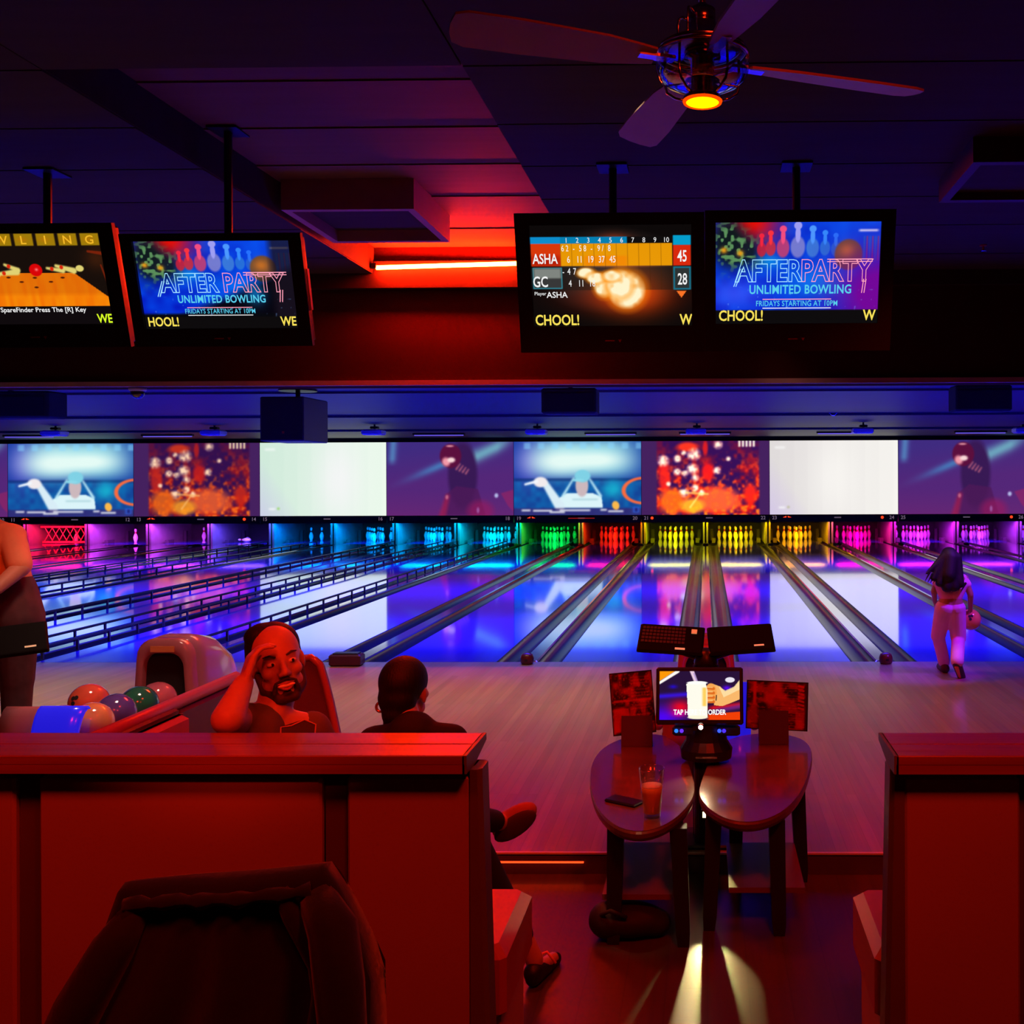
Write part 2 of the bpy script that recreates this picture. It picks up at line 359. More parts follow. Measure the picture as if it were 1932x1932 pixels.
# walls round the hall
MB().box((XL-0.1,12,1.8),(0.2,36,4.2)).build('wall_left',M_header,kind='structure')
MB().box((XR+0.1,12,1.8),(0.2,36,4.2)).build('wall_right',M_header,kind='structure')
MB().box(((XL+XR)/2,-6.1,1.8),(XR-XL,0.2,4.2)).build('wall_back',M_header,kind='structure')
MB().box(((XL+XR)/2,30.1,1.4),(XR-XL,0.2,3.4)).build('wall_front',M_blackm,kind='structure')
# near ceiling: boards with open joints; a raised bay between two lower fields
ce=MB().box(((XL+XR)/2,1.5,ZC+0.27),(XR-XL,15.2,0.1)).build('ceiling',M_ceil,kind='structure')
seams=[-6,-4,-2.6,-1.3,0,1.2,2.4,3.6,4.46,5.2,5.9,6.6,7.35,8.3,8.98]
BAYL,BAYR=-3.00,-1.09; ZB=3.85
M_bay=mat('bay_ceiling_glow',(0.13,0.075,0.08),0.8,var=0.2,scale=2,stretch=(0.6,6,1),spec=0.15)  # bay colour lightened so the red neon glow shows brighter on it
k=0
for i in range(len(seams)-1):
    y0,y1=seams[i]+0.002,seams[i+1]-0.002
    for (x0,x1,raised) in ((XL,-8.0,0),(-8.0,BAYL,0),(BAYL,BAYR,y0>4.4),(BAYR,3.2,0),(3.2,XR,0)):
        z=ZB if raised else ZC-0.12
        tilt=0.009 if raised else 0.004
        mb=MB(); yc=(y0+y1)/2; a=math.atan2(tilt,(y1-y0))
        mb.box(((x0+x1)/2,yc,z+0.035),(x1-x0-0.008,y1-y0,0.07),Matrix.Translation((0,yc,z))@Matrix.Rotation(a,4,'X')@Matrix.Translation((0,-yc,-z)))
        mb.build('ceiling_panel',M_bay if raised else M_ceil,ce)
for nm,b in (('trim_7',((BAYL-0.01,6.72,3.77),(0.02,4.5,0.30))),('trim_8',((BAYR+0.01,6.72,3.77),(0.02,4.5,0.30))),('trim_9',(((BAYL+BAYR)/2,4.45,3.77),(BAYR-BAYL,0.02,0.30)))): MB().box(*b).build(nm,M_ceil,kind='structure')
# header beam over the foul line with a projecting dark band on top
hd=MB().box(((XL+XR)/2,9.13,(2.60+ZC+0.2)/2),(XR-XL,0.22,ZC+0.2-2.60)).build('trim_3',M_header,kind='structure')
MB().box(((XL+XR)/2,8.985,3.60),(XR-XL,0.10,0.24)).build('trim_4',M_trimd,kind='structure')
MB().box(((XL+XR)/2,9.00,2.625),(XR-XL,0.05,0.045)).build('trim_5',M_trim,kind='structure')
# low ceiling over the lanes, in three steps
lc=MB().box(((XL+XR)/2,18.12,3.1),(XR-XL,18,0.1)).build('ceiling_lanes',M_ceil2,kind='structure')
for (y0,y1,z) in ((9.24,13.6,2.96),(13.6,18.2,2.93),(18.2,22.6,2.885),(22.6,26.6,2.84)):
    MB().box(((XL+XR)/2,(y0+y1)/2,z+0.06),(XR-XL,y1-y0-0.01,0.12)).build('ceiling_panel',M_ceil2,lc)
MB().box(((XL+XR)/2,SCR+0.15,2.80),(XR-XL,0.12,0.12)).build('trim_6',M_trimd,kind='structure')

# red neon tube
NY=8.88; tp=at(710,505,NY); tq=at(982,497,NY)
nt_=thing('neon_tube','glowing red-orange neon tube mounted on the dark band below the ceiling','light',(0,NY,tp.z))
MB().tube([(tp.x,0,0),((tp.x+tq.x)/2,0,(tq.z-tp.z)/2+0.001),(tq.x,0,tq.z-tp.z)],0.019,10).build('glass_tube',emis('neon_red',(1.0,0.018,0.0015),720),nt_)
for x in (tp.x-0.02,tq.x+0.02):
    MB().box((x,0.0,(tq.z-tp.z)/2),(0.05,0.05,0.05),bev=0.008).build('end_cap',M_black,nt_)
    MB().box((x,0.035,(tq.z-tp.z)/2),(0.02,0.04,0.02)).build('bracket',M_black,nt_)

# square ceiling diffuser frames
def diffuser(x0,x1,y0,y1,z,h,lab,mt,hang=0):
    t=thing('ceiling_diffuser',lab,'vent',((x0+x1)/2,(y0+y1)/2,z)); W=x1-x0; D=y1-y0; b=0.055
    MB().box((0,-D/2+b/2,-h/2),(W,b,h)).build('frame_side',mt,t)
    MB().box((0,D/2-b/2,-h/2),(W,b,h)).build('frame_side',mt,t)
    MB().box((-W/2+b/2,0,-h/2),(b,D-2*b,h)).build('frame_side',mt,t)
    MB().box((W/2-b/2,0,-h/2),(b,D-2*b,h)).build('frame_side',mt,t)
    MB().box((0,0,-h*0.55),(W-2*b,D-2*b,0.03)).build('center_panel',M_ceil,t)
    if hang:
        for sx in (-1,1):
            for sy in (-1,1): MB().box((sx*(W/2-0.03),sy*(D/2-0.03),hang/2),(0.02,0.02,hang)).build('hanger',M_black,t)
M_fr=mat('frame_paint',(0.30,0.16,0.16),0.6)
a=at(625,450,7.9); b=at(850,450,7.9)
diffuser(-2.96,b.x,6.90,7.88,ZB+0.01,0.225,'square frame with a recessed dark panel on the ceiling, beside the neon tube',M_fr,0)
diffuser(1.47,2.6,5.45,6.25,ZC-0.12,0.14,'boxy dark ceiling fixture at the right edge, above the screens',mat('frame_paint_dark',(0.06,0.045,0.05),0.6))
# small sprinkler and dome camera
p=at(1855,443,8.0); t=thing('sprinkler','tiny red sprinkler head on the dark ceiling far right','sprinkler',(p.x,8.0,ZC-0.12))
MB().lathe([(0.03,0),(0.03,-0.008),(0.009,-0.012),(0.009,-0.04),(0.012,-0.045)],10).build('body',mat('sprinkler_red',(0.4,0.02,0.02),0.4),t)
MB().lathe([(0.02,-0.047),(0.028,-0.05),(0.02,-0.053)],10).build('deflector',M_steel,t)
p=at(243,722,8.96); t=thing('dome_camera','small domed security camera under the header beam edge','camera',(p.x,9.1,2.60))
mb=MB(); mb.smooth=True; mb.lathe([(0.075,0),(0.075,-0.02),(0.066,-0.03)],20); mb.build('housing',mat('camera_white',(0.4,0.38,0.4),0.4),t)
mb=MB(); mb.smooth=True; mb.lathe([(0.062,-0.03),(0.058,-0.06),(0.042,-0.085),(0.02,-0.098),(0.001,-0.10)],20); mb.build('dome',mat('camera_dome',(0.02,0.02,0.02),0.08,coat=1),t)

# ================================================================== LANES
NAME={9:'far left magenta',10:'magenta',11:'red and pink machine',12:'pink-violet',13:'violet',14:'deep blue-violet',15:'blue-cyan',16:'sky blue',17:'light blue',18:'cyan',19:'green',20:'red',21:'yellow-green',22:'yellow',23:'orange-yellow',24:'hot pink',25:'magenta-violet',26:'bright violet',27:'far right blue-violet'}
PC={9:(1,0.02,0.35),10:(1,0.02,0.35),11:(1,0.01,0.06),12:(0.75,0.05,1),13:(0.65,0.06,1),14:(0.16,0.06,1),15:(0.0,0.25,1),16:(0.0,0.33,1),17:(0.0,0.42,1),18:(0.0,0.62,0.85),19:(0.0,1,0.06),20:(1,0.008,0.0),21:(0.62,0.62,0.0),22:(0.85,0.60,0.0),23:(1,0.38,0.0),24:(1,0.0,0.28),25:(0.85,0.02,1),26:(0.55,0.03,1),27:(0.30,0.03,1)}
LANES=range(9,28)
def lx(n): return (n-21)*PITCH-PITCH/2
laneL=DECK-FOUL
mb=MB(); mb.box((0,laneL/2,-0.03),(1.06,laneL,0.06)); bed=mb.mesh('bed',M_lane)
def gut_mesh():
    mb=MB(); mb.smooth=True; n=9; r=0.1175; L=17.3
    A=[(-r*math.cos(PI*i/(n-1)),-0.008-0.075*math.sin(PI*i/(n-1))) for i in range(n)]
    rings=[[(a,y,z) for a,z in A] for y in (0,L)]
    B=[(a*1.0,y,z-0.012) for y in (0,) for a,z in A]
    mb.loft(rings,cap=False,closed=False)
    mb.loft([[(a,y,z-0.012) for a,z in A] for y in (L,0)],cap=False,closed=False)
    mb.smooth=False
    # end lip
    poly=A+[(a,z-0.012) for a,z in reversed(A)]
    mb.prism(poly,0,0.003,'y')
    return mb.mesh('gutter',M_gut)
gm=gut_mesh()
for n in LANES:
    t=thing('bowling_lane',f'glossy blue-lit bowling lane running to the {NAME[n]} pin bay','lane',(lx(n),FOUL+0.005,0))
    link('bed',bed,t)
    for s in (-1,1):
        g=link('gutter',gm,t); g.location=(s*(0.53+0.1185),0,0)
cm=MB(); cm.box((0,17.0/2+0.02,-0.03),(0.152,17.0,0.07),bev=0.012); capm=cm.mesh('capping',M_cap)
for k in range(-12,7):
    t=thing('lane_divider',f'shiny capping strip between the {NAME.get(21+k-1+1-1,"outer")} lane and the {NAME.get(21+k,"outer")} lane','divider',(k*PITCH,FOUL+0.01,0))
    link('capping',capm,t)
    MB().box((0,16.6+0.0,0.01),(0.155,0.5,0.06),taper=0.8).build('end_block',M_gut,t)
# raised bumper rails with posts on the left-hand lanes
barm=MB().box((0,8.4,0),(0.030,16.6,0.026),bev=0.006).mesh('rail_bar',M_rail)
pm=MB().box((0,0,-0.055),(0.022,0.022,0.11)).mesh('post',M_post)
side={-3:(-1,),-4:(-1,1),-5:(1,),-6:(-1,),-7:(1,)}
sn={-3:'third',-4:'fourth',-5:'fifth',-6:'sixth',-7:'seventh'}
for k,ss in side.items():
    for s in ss:
        x=k*PITCH+s*0.19
        t=thing('bumper_rail',f'raised black bumper rail on posts, {"left" if s<0 else "right"} of the {sn[k]} divider from the keyboards','rail',(x,FOUL+0.1,0.10),group='bumper rails on the left lanes')
        link('rail_bar',barm,t)
        for j in range(31):
            q=link('post',pm,t); q.location=(0,0.18+j*0.55,-0.012)
# foul-line sensor pods and box at the divider ends
for k,lab in ((-1,'small round dark red foul sensor at the foot of the gutter left of the keyboards'),(1,'small round dark red foul sensor at the gutter end, between keyboards and child')):
    t=thing('foul_sensor',lab,'sensor',(k*PITCH+0.0,FOUL-0.10,0))
    mb=MB(); mb.smooth=True; mb.lathe([(0.050,0),(0.062,0.02),(0.064,0.06),(0.052,0.09),(0.02,0.105),(0.001,0.107)],16); mb.build('housing',mat('sensor_red',(0.10,0.015,0.02),0.3),t)
    MB().box((0,-0.060,0.045),(0.03,0.01,0.02)).build('lens',M_black,t)
p=at(661,1247,FOUL-0.15); t=thing('foul_light_box','low dark red box on the boards at the foul line behind the seated woman','sensor',(-2*PITCH,FOUL-0.16,0))
mb=MB(); mb.box((0,0,0.055),(0.30,0.14,0.11),bev=0.015); mb.build('housing',mat('box_red',(0.09,0.015,0.02),0.35),t)
MB().box((0,0,0.115),(0.24,0.10,0.012),bev=0.004).build('lid',M_black,t)

# pins
prof=[(0.028,0),(0.036,0.006),(0.044,0.05),(0.0585,0.10),(0.0605,0.125),(0.056,0.16),(0.040,0.205),(0.026,0.24),(0.0228,0.262),(0.025,0.29),(0.0315,0.325),(0.032,0.345),(0.026,0.368),(0.012,0.380),(0.001,0.381)]
mb=MB(); mb.smooth=True; mb.lathe(prof,14)
pinm=mb.mesh('bowling_pin',[M_pin,M_pinred])
zc=[0.245,0.285]
for p_ in pinm.polygons:
    z=p_.center.z
    if 0.236<z<0.252 or 0.262<z<0.285: p_.material_index=1
PN=[('head pin',0,0),('left pin of the second row',-.1524,.264),('right pin of the second row',.1524,.264),('left pin of the third row',-.3048,.528),('middle pin of the third row',0,.528),('right pin of the third row',.3048,.528),('leftmost back-row pin',-.4572,.792),('back-row pin second from left',-.1524,.792),('back-row pin second from right',.1524,.792),('rightmost back-row pin',.4572,.792)]
stand={9:range(10),10:[],11:[0,1,2,4],12:[0,5,9],13:[7,8,9],14:[8],15:[3,4,5],16:[0,1,2,3,4,5,6,7,9]}
for n in LANES:
    for j in stand.get(n,range(10)):
        nm,x,y=PN[j]
        o=link('bowling_pin',pinm,None,f'{nm} in the rack glowing {NAME[n]}' if n!=11 else f'{nm} behind the red lattice sweep','pin',f'pins of the {NAME[n]} rack')
        o.location=(lx(n)+x,27.75+y,0.0)
# fallen pins of the deep blue-violet rack
for j,(x,y,rz,w_) in enumerate([(-0.32,28.0,0.4,'first'),(-0.1,27.7,1.4,'nearest')]):
    o=link('bowling_pin',pinm,None,f'{w_} fallen pin lying in the deep blue-violet bay','pin','fallen pins of the deep blue-violet bay')
    o.location=(lx(14)+x,y,0.061); o.rotation_euler=(PI/2,0,rz+PI)
# pin bays
for n in LANES:
    t=thing('pin_bay',f'pinsetter bay with side panels lit {NAME[n]}','machine',(lx(n),26.6,0))
    MB().box((0,2.45,0.35),(1.60,0.04,0.8)).build('curtain',M_pitd,t)
    for s in (-1,1):
        MB().box((s*0.80,1.45,0.28),(0.05,2.3,0.66)).build('side_panel',M_pit,t)
    for s in (-1,1):
        mb=MB(); mb.box((s*0.62,0.95,0.02),(0.10,0.30,0.12)); mb.box((s*0.66,1.9,0.12),(0.08,0.10,0.32)); mb.build('bracket',M_pitd,t)
    mb=MB(); mb.box((0,0.3,0.60),(1.5,0.10,0.06)); mb.build('crossbar',M_pitd,t)
    pw={19:1.0,20:1.3,21:1.5,22:1.5,23:1.4}.get(n,1.6)
    lo=lamp('bay_light','AREA',(lx(n),26.75,0.60),PC[n],60*pw,1.3,0.06,to=(lx(n),28.2,0.12)); 
# lowered lattice sweep in the red bay
t=thing('pin_sweep','red lattice sweep bar lowered before the pins in the leftmost visible bay','machine',(lx(11),27.3,0.0))
M_sw=mat('sweep_red',(0.6,0.10,0.12),0.4)
for i in range(6):
    x=-0.60+i*0.2
    MB().tube([(x,0,0.06),(x+0.22,0,0.44)],0.010,6).build('lattice_bar',M_sw,t)
    MB().tube([(x+0.22,0.02,0.06),(x,0.02,0.44)],0.010,6).build('lattice_bar',M_sw,t)
MB().box((0,0,0.46),(1.4,0.04,0.05)).build('top_rail',M_sw,t); MB().box((0,0,0.04),(1.3,0.04,0.05)).build('bottom_rail',M_sw,t)

# masking panel strip with numbers
M_num=emis('number_grey',(0.16,0.11,0.18),1.0); M_ar=emis('arrow_red',(1.0,0.045,0.01),1.6); M_logo=emis('faint_mark',(0.10,0.07,0.12),1)
zt,zb=0.755,0.585
pairs=list(range(-13,7,2))
for k in pairs:
    xl,xr=k*PITCH,(k+2)*PITCH; a,b=22+k,23+k
    t=thing('lane_number_panel','dark number strip reading %d and %d under '%(a,b)+{-13:'the screen cut by the left edge',-11:'the left arena screen',-9:'the dimmer party-light screen',-7:'the pale green screen',-5:'the left bowler screen',-3:'the right arena screen',-1:'the bright party-light screen',1:'the warm white screen',3:'the right bowler screen',5:'the hall, beyond the right edge'}[k],'sign',(xl+PITCH,SCR,0.67),group=None)
    MB().box((0,0.06,0),(2*PITCH-0.02,0.10,zt-zb)).build('panel',M_mask,t)
    text('number',str(a),M_num,t,(-PITCH+0.13,0.004,0.025),0.13,bold=0.01); text('number',str(b),M_num,t,(PITCH-0.17,0.004,0.025),0.13,bold=0.01)
    MB().box((0.1,0.006,0.03),(0.18,0.004,0.03)).build('mark',M_logo,t)
    if a in (11,13,19,23):
        for s,x in ((-1,-PITCH+0.40),(1,-PITCH+0.52)):
            MB().prism([(x-s*0.04,-0.0+0.065-0.03),(x+s*0.05,0.035),(x-s*0.04,0.035+0.04)],0.0,0.006,'y').build('arrow_light',M_ar,t)
    if a in (13,23,25):
        MB().lathe([(0.038,0),(0.038,0.01)],12,Matrix.Translation((PITCH-0.42,0.006,0.03))@Matrix.Rotation(PI/2,4,'X')).build('indicator_light',M_ar,t)
    if a==21: MB().lathe([(0.038,0),(0.038,0.01)],12,Matrix.Translation((-PITCH+0.28,0.006,0.03))@Matrix.Rotation(PI/2,4,'X')).build('indicator_light',M_ar,t)
    if a==19: MB().box((0.1,0.002,0.03),(0.7,0.004,0.018)).build('red_strip',emis('dull_red',(0.35,0.01,0.01),1),t)

# ================================================================== PROJECTED PICTURES
def pic_arena(U,V):
    C=canvas(U,(0.07,0.22,0.62))
    C=over(C,sst(0.50-V,0.03),(0.08,0.25,0.58))
    C=over(C,gau(U,V,0.12,0.72,0.12,0.30)*0.6,(0.45,0.30,0.85))
    g=np.exp(-((U-0.55)/0.42)**4-((V-0.78)/0.27)**4); C=over(C,g*0.95,(0.62,0.90,0.92))
    g=np.exp(-((U-0.35)/0.22)**2-((V-0.73)/0.17)**2)+np.exp(-((U-0.68)/0.2)**2-((V-0.75)/0.12)**2); C=over(C,np.clip(g,0,1)*0.9,(0.93,1.0,0.97))
    for i in range(9):
        x=0.08+i*0.11; C=over(C,rect(U,V,x,x+0.05,0.90,0.985,0.02)*0.5,(0.55,0.85,1.0))
    C=over(C,rect(U,V,0,1,0.46,0.50,0.02)*0.6,(0.03,0.12,0.40))
    nz=blur_noise(U.shape,(26,14),3); C=over(C,(nz*sst(0.47-V,0.05)*0.5),(0.05,0.55,0.80))
    C=over(C,gau(U,V,0.78,0.35,0.08,0.12)*0.8,(0.1,0.75,0.85))
    # lane ring at right
    r=np.hypot((U-1.02)*1.78/0.28,(V-0.33)/0.17); C=over(C,sst(0.10-np.abs(r-1),0.06),(0.98,0.42,0.25))
    # referee-like figure: cap, face, shoulders, raised arm
    C=over(C,polym(U,V,[(0.33,0.10),(0.36,0.24),(0.42,0.30),(0.62,0.30),(0.69,0.24),(0.70,0.10)]),(0.86,0.96,0.98))
    C=over(C,seg(U,V,(0.385,0.26),(0.47,0.50),0.018,0.010,0.03),(0.75,0.92,0.97)); C=over(C,seg(U,V,(0.68,0.26),(0.60,0.48),0.020,0.012,0.03),(0.75,0.92,0.97))
    C=over(C,ellm(U,V,0.535,0.40,0.050,0.15,0.2),(0.80,0.72,0.74)); C=over(C,ellm(U,V,0.54,0.53,0.062,0.085,0.2),(0.50,0.82,0.90))
    C=over(C,ellm(U,V,0.505,0.475,0.05,0.02,0.3),(0.55,0.85,0.92))
    C=over(C,seg(U,V,(0.36,0.12),(0.25,0.42),0.07,0.045,0.03),(0.85,0.93,0.97)); C=over(C,ellm(U,V,0.21,0.45,0.055,0.07,0.3),(0.95,0.92,0.93))
    C=over(C,seg(U,V,(0.09,0.42),(0.18,0.46),0.014,0.02,0.02),(0.95,0.97,1.0))
    C=over(C,rect(U,V,0.46,0.66,0.20,0.225,0.02)*0.4,(0.5,0.7,0.75))
    # caption bar
    C=over(C,rect(U,V,-0.1,1.1,-0.1,0.095,0.02)*0.75,(0.22,0.14,0.42))
    for a,b,v in ((0.06,0.13,0.07),(0.15,0.30,0.065),(0.28,0.40,0.045),(0.36,0.60,0.07),(0.68,0.73,0.075),(0.74,0.86,0.055)):
        C=over(C,rect(U,V,a,b,v-0.018,v+0.01,0.012)*0.8,(0.92,0.92,0.95))
    C=over(C,ellm(U,V,0.80,0.13,0.028,0.06,0.25,0.4),(0.98,0.72,0.30))
    C=over(C,rect(U,V,0.935,0.985,0.03,0.11,0.02)*0.7,(0.2,0.4,0.9)); C=over(C,rect(U,V,0.95,0.972,0.045,0.095,0.01)*0.8,(0.1,0.1,0.4))
    return C
def pic_bokeh(br):
    def f(U,V):
        C=canvas(U,(0.27,0.13,0.37)); inn=rect(U,V,0.12,0.92,-0.1,1.1,0.015)
        D=canvas(U,(0.20,0.06,0.30)); n1=blur_noise(U.shape,(14,8),11); n2=blur_noise(U.shape,(34,20),12); n3=blur_noise(U.shape,(60,34),14)
        D=over(D,np.clip((n1*0.6+n2*0.6-0.42)*2.2,0,1)*sst(0.75-V,0.9),(0.72,0.10,0.08))
        D=over(D,np.clip((n2+n3-1.05)*2.0,0,1)*np.clip(1-V*1.1,0,1),(1.0,0.45,0.12))
        for (x,y,rx,ry,c) in ((0.18,0.50,0.045,0.20,(0.75,0.14,0.12)),(0.52,0.58,0.05,0.13,(0.80,0.12,0.10)),(0.36,0.92,0.08,0.06,(0.85,0.22,0.10)),(0.60,0.20,0.16,0.17,(0.95,0.38,0.18)),(0.24,0.18,0.10,0.17,(0.92,0.40,0.10)),(0.50,0.90,0.02,0.10,(0.7,0.12,0.12)),(0.85,0.28,0.05,0.14,(0.80,0.16,0.10)),(0.40,0.12,0.09,0.10,(0.98,0.62,0.15))):
            D=over(D,ellm(U,V,x,y,rx,ry,0.6)*0.85,c)
        for (x,y,r) in ((0.17,0.73,0.045),(0.28,0.76,0.03),(0.33,0.84,0.02),(0.41,0.82,0.05),(0.40,0.62,0.045),(0.42,0.50,0.03),(0.28,0.58,0.03),(0.59,0.60,0.03),(0.60,0.95,0.035),(0.42,0.36,0.03),(0.33,0.30,0.035),(0.68,0.76,0.02),(0.47,0.30,0.025),(0.21,0.42,0.02),(0.34,0.56,0.025)):
            D=over(D,np.clip(ellm(U,V,x,y,r*0.8,r*1.3,1.2)*(0.45+1.1*n3),0,1),(1.0,0.84,0.70))
        D=over(D,seg(U,V,(0.38,0.10),(0.46,0.29),0.010,0.010,0.02)*0.8,(0.98,0.75,0.45)); D=over(D,seg(U,V,(0.35,0.30),(0.52,0.28),0.015,0.01,0.02)*0.8,(0.98,0.70,0.4))
        for i in range(5): D=over(D,rect(U,V,0.76+i*0.028,0.775+i*0.028,0.92,1.1,0.008),(0.95,0.85,0.70))
        return over(C,inn,np.clip(0.5+(D-0.5)*1.0,0,1)*1.0)*1.0 if br==1 else np.clip(C+(inn[...,None])*((D-C)+D*D*0.55),0,1.0)
    def g(U,V):
        C=canvas(U,(0.27,0.13,0.37)); inn=rect(U,V,0.12,0.92,-0.1,1.1,0.015)
        R=f(U,V); return R
    return f
def pic_white(warm):
    def f(U,V):
        a=np.array((0.82,0.92,0.86)) if not warm else np.array((0.88,0.86,0.86)); b=np.array((0.93,0.98,0.93)) if not warm else np.array((0.97,0.96,0.94))
        t=(np.floor(U*9+0.3)/9)[...,None]; C=a*(1-t)+b*t
        C=over(C,gau(U,V,0.62 if not warm else 0.5,0.5,0.18,0.6)*0.6,(1.0,0.97,1.0) if not warm else (1.0,0.99,0.97))
        C=over(C,np.clip(1-U*3-V*1.2,0,1)*0.5,(0.78,0.70,0.95))
        C=over(C,rect(U,V,0.04,0.12,0.89,0.925,0.02)*0.5,(1,1,1)); C=over(C,rect(U,V,0.07,0.12,0.08,0.11,0.02)*0.6,(1,1,1))
        C=over(C,ellm(U,V,0.145,0.10,0.012,0.02,0.4)*0.7,(0.6,0.85,0.4) if not warm else (0.75,0.75,0.6))
        return C
    return f
def pic_bowler(U,V):
    C=canvas(U,(0.25,0.17,0.50)); C=over(C,sst(0.62-V+0.2*U,0.5)*0.6,(0.38,0.14,0.45))
    C=over(C,sst(0.10-V,0.5)*0.5,(0.50,0.15,0.42))
    # pale beams
    x=U; y=V
    C=over(C,np.exp(-((y-(0.52+0.72*(x-0.2)))/0.055)**2)*np.exp(-((x-0.42)/0.22)**2)*0.75,(0.28,0.55,0.78))
    C=over(C,np.exp(-((y-(0.78+0.8*(x-0.68)))/0.09)**2)*sst(x-0.62,0.06)*sst(0.95-x,0.15)*0.85,(0.45,0.72,0.78))
    C=over(C,np.exp(-((x-0.05-0.04*(V-0.9))/0.03)**2)*sst(V-0.72,0.1)*0.7,(0.35,0.60,0.80))
    # figure with a dark red ball held up
    C=over(C,ellm(U,V,0.60,0.55,0.115,0.46,0.25),(0.22,0.10,0.33)); C=over(C,polym(U,V,[(0.44,0.0),(0.46,0.28),(0.55,0.40),(0.72,0.36),(0.78,0.0)])*0.8,(0.30,0.10,0.34))
    C=over(C,ellm(U,V,0.505,0.81,0.085,0.165,0.12),(0.36,0.06,0.24)); C=over(C,ellm(U,V,0.47,0.73,0.03,0.06,0.7,0.5),(0.95,0.60,0.66))
    C=over(C,ellm(U,V,0.51,0.755,0.03,0.035,0.6),(0.98,0.85,0.85)); C=over(C,ellm(U,V,0.50,0.945,0.03,0.012,0.6),(0.9,0.6,0.65))
    for i in range(4): C=over(C,seg(U,V,(0.55+i*0.025,0.63-i*0.02),(0.58+i*0.022,0.70-i*0.025),0.012,0.008,0.02)*0.8,(0.80,0.42,0.50))
    C=over(C,seg(U,V,(0.44,0.0),(0.48,0.26),0.05,0.03,0.05)*0.8,(0.60,0.12,0.32)); C=over(C,ellm(U,V,0.74,0.06,0.10,0.14,0.6)*0.6,(0.60,0.10,0.36)); C=over(C,polym(U,V,[(0.90,0.30),(1.0,0.35),(1.0,0.05),(0.96,0.12)])*0.6,(0.60,0.14,0.38))
    C=over(C,ellm(U,V,0.865,0.27,0.015,0.03,0.6),(0.7,0.72,0.9)); C=over(C,ellm(U,V,0.475,0.25,0.012,0.03,0.6)*0.7,(0.85,0.5,0.6)); C=over(C,ellm(U,V,0.72,0.07,0.010,0.04,0.6)*0.6,(0.7,0.5,0.8))
    return C
pw_,ph_=2*PITCH-0.012,1.945
SZ=(2.735+0.775)/2
M_pic=attr_emis('projected_light',1.0); M_picd=attr_emis('projected_light_dim',0.42)
scr={-13:(pic_bowler,'projection screen of a bowler lifting a ball, cut by the left picture edge',M_pic),-11:(pic_arena,'projection screen with bright arena and pale figure, second copy to the left',M_pic),
 -9:(pic_bokeh(1),'dimmer projection screen of red and orange party lights, at left',M_pic),-7:(pic_white(False),'blank projection screen glowing pale greenish white',M_pic),
 -5:(pic_bowler,'violet screen of a bowler lifting a ball, between pale green screen and arena',M_pic),-3:(pic_arena,'projection screen with bright arena and pale figure, above the cyan and green bays',M_pic),
 -1:(pic_bokeh(2),'brighter projection screen of fiery red and orange lights, above the yellow bays',M_pic),1:(pic_white(True),'blank projection screen glowing warm white, right of centre',M_pic),3:(pic_bowler,'violet projection screen of a bowler lifting a ball, at the right edge',M_pic)}
cache={}
for k,(fn,lab,mt) in scr.items():
    t=thing('projection_screen',lab,'screen',((k+1)*PITCH,SCR,SZ),group=None)
    key=fn if k not in (-5,3,-13,-11,-3) else fn.__name__
    if key in cache: link('screen_surface',cache[key],t)
    else: o=picture('screen_surface',260,146,fn,pw_,ph_,mt,t,blur=4); cache[key]=o.data
    MB().box((0,0.04,0),(2*PITCH-0.004,0.06,ph_+0.01)).build('backing',M_blackm,t)

# projectors and black-light tubes under the low ceiling
M_proj=mat('projector_white',(0.62,0.62,0.68),0.4)
first=None
for i,px in enumerate((103,403,705,1012,1313,1627,1932)):
    p=at(px,818-6*px/1932,20.6)
    ords=['in front of the left arena picture','in front of the left party-light picture','in front of the pale green blank screen','in front of the right arena picture','in front of the bright party-light picture','in front of the warm white screen','cut by the right picture edge']
    if first is None:
        t=thing('projector','white ceiling projector '+ords[i],'projector',(p.x,20.6,p.z),group='ceiling projectors over the lanes')
        MB().box((0,0,0),(0.42,0.34,0.12),bev=0.03).build('body',M_proj,t)
        mb=MB(); mb.lathe([(0.02,0),(0.02,0.22)],8,Matrix.Translation((0.02,0,0.05))); mb.box((0.02,0,0.10),(0.16,0.12,0.05),bev=0.01); mb.box((0.02,0,0.20),(0.10,0.10,0.06)); mb.build('ceiling_mount',M_black,t)
        MB().lathe([(0.05,0),(0.05,0.03),(0.035,0.03)],14,Matrix.Translation((0.1,0.16,0))@Matrix.Rotation(-PI/2,4,'X')).build('lens',M_black,t)
        first=t
    else: dup(first,(p.x,20.6,p.z),'white ceiling projector '+ords[i])
first=None
wh=['far left, beside the first projector','left of the black subwoofer','above the left bowler screen','right of the central projector','beside the projector over the fiery lights','left of the projector before the warm white screen','over the right bowler screen']
for i,px in enumerate((55,316,828,1152,1330,1590,1850)):
    p=at(px,818-7*px/1932,23.3)
    if first is None:
        t=thing('black_light',"violet fluorescent tube on the low ceiling, "+wh[i],'light',(p.x,23.3,2.83),group='violet tubes before the screens')
        MB().box((0,0,-0.02),(1.22,0.09,0.04)).build('housing',M_trimd,t)
        MB().tube([(-0.58,0,-0.05),(0.58,0,-0.05)],0.014,8).build('fluorescent_tube',emis('blacklight',(0.15,0.10,0.85),0.9),t)
        first=t
    else: dup(first,(p.x,23.3,2.83),"violet fluorescent tube on the low ceiling, "+wh[i])
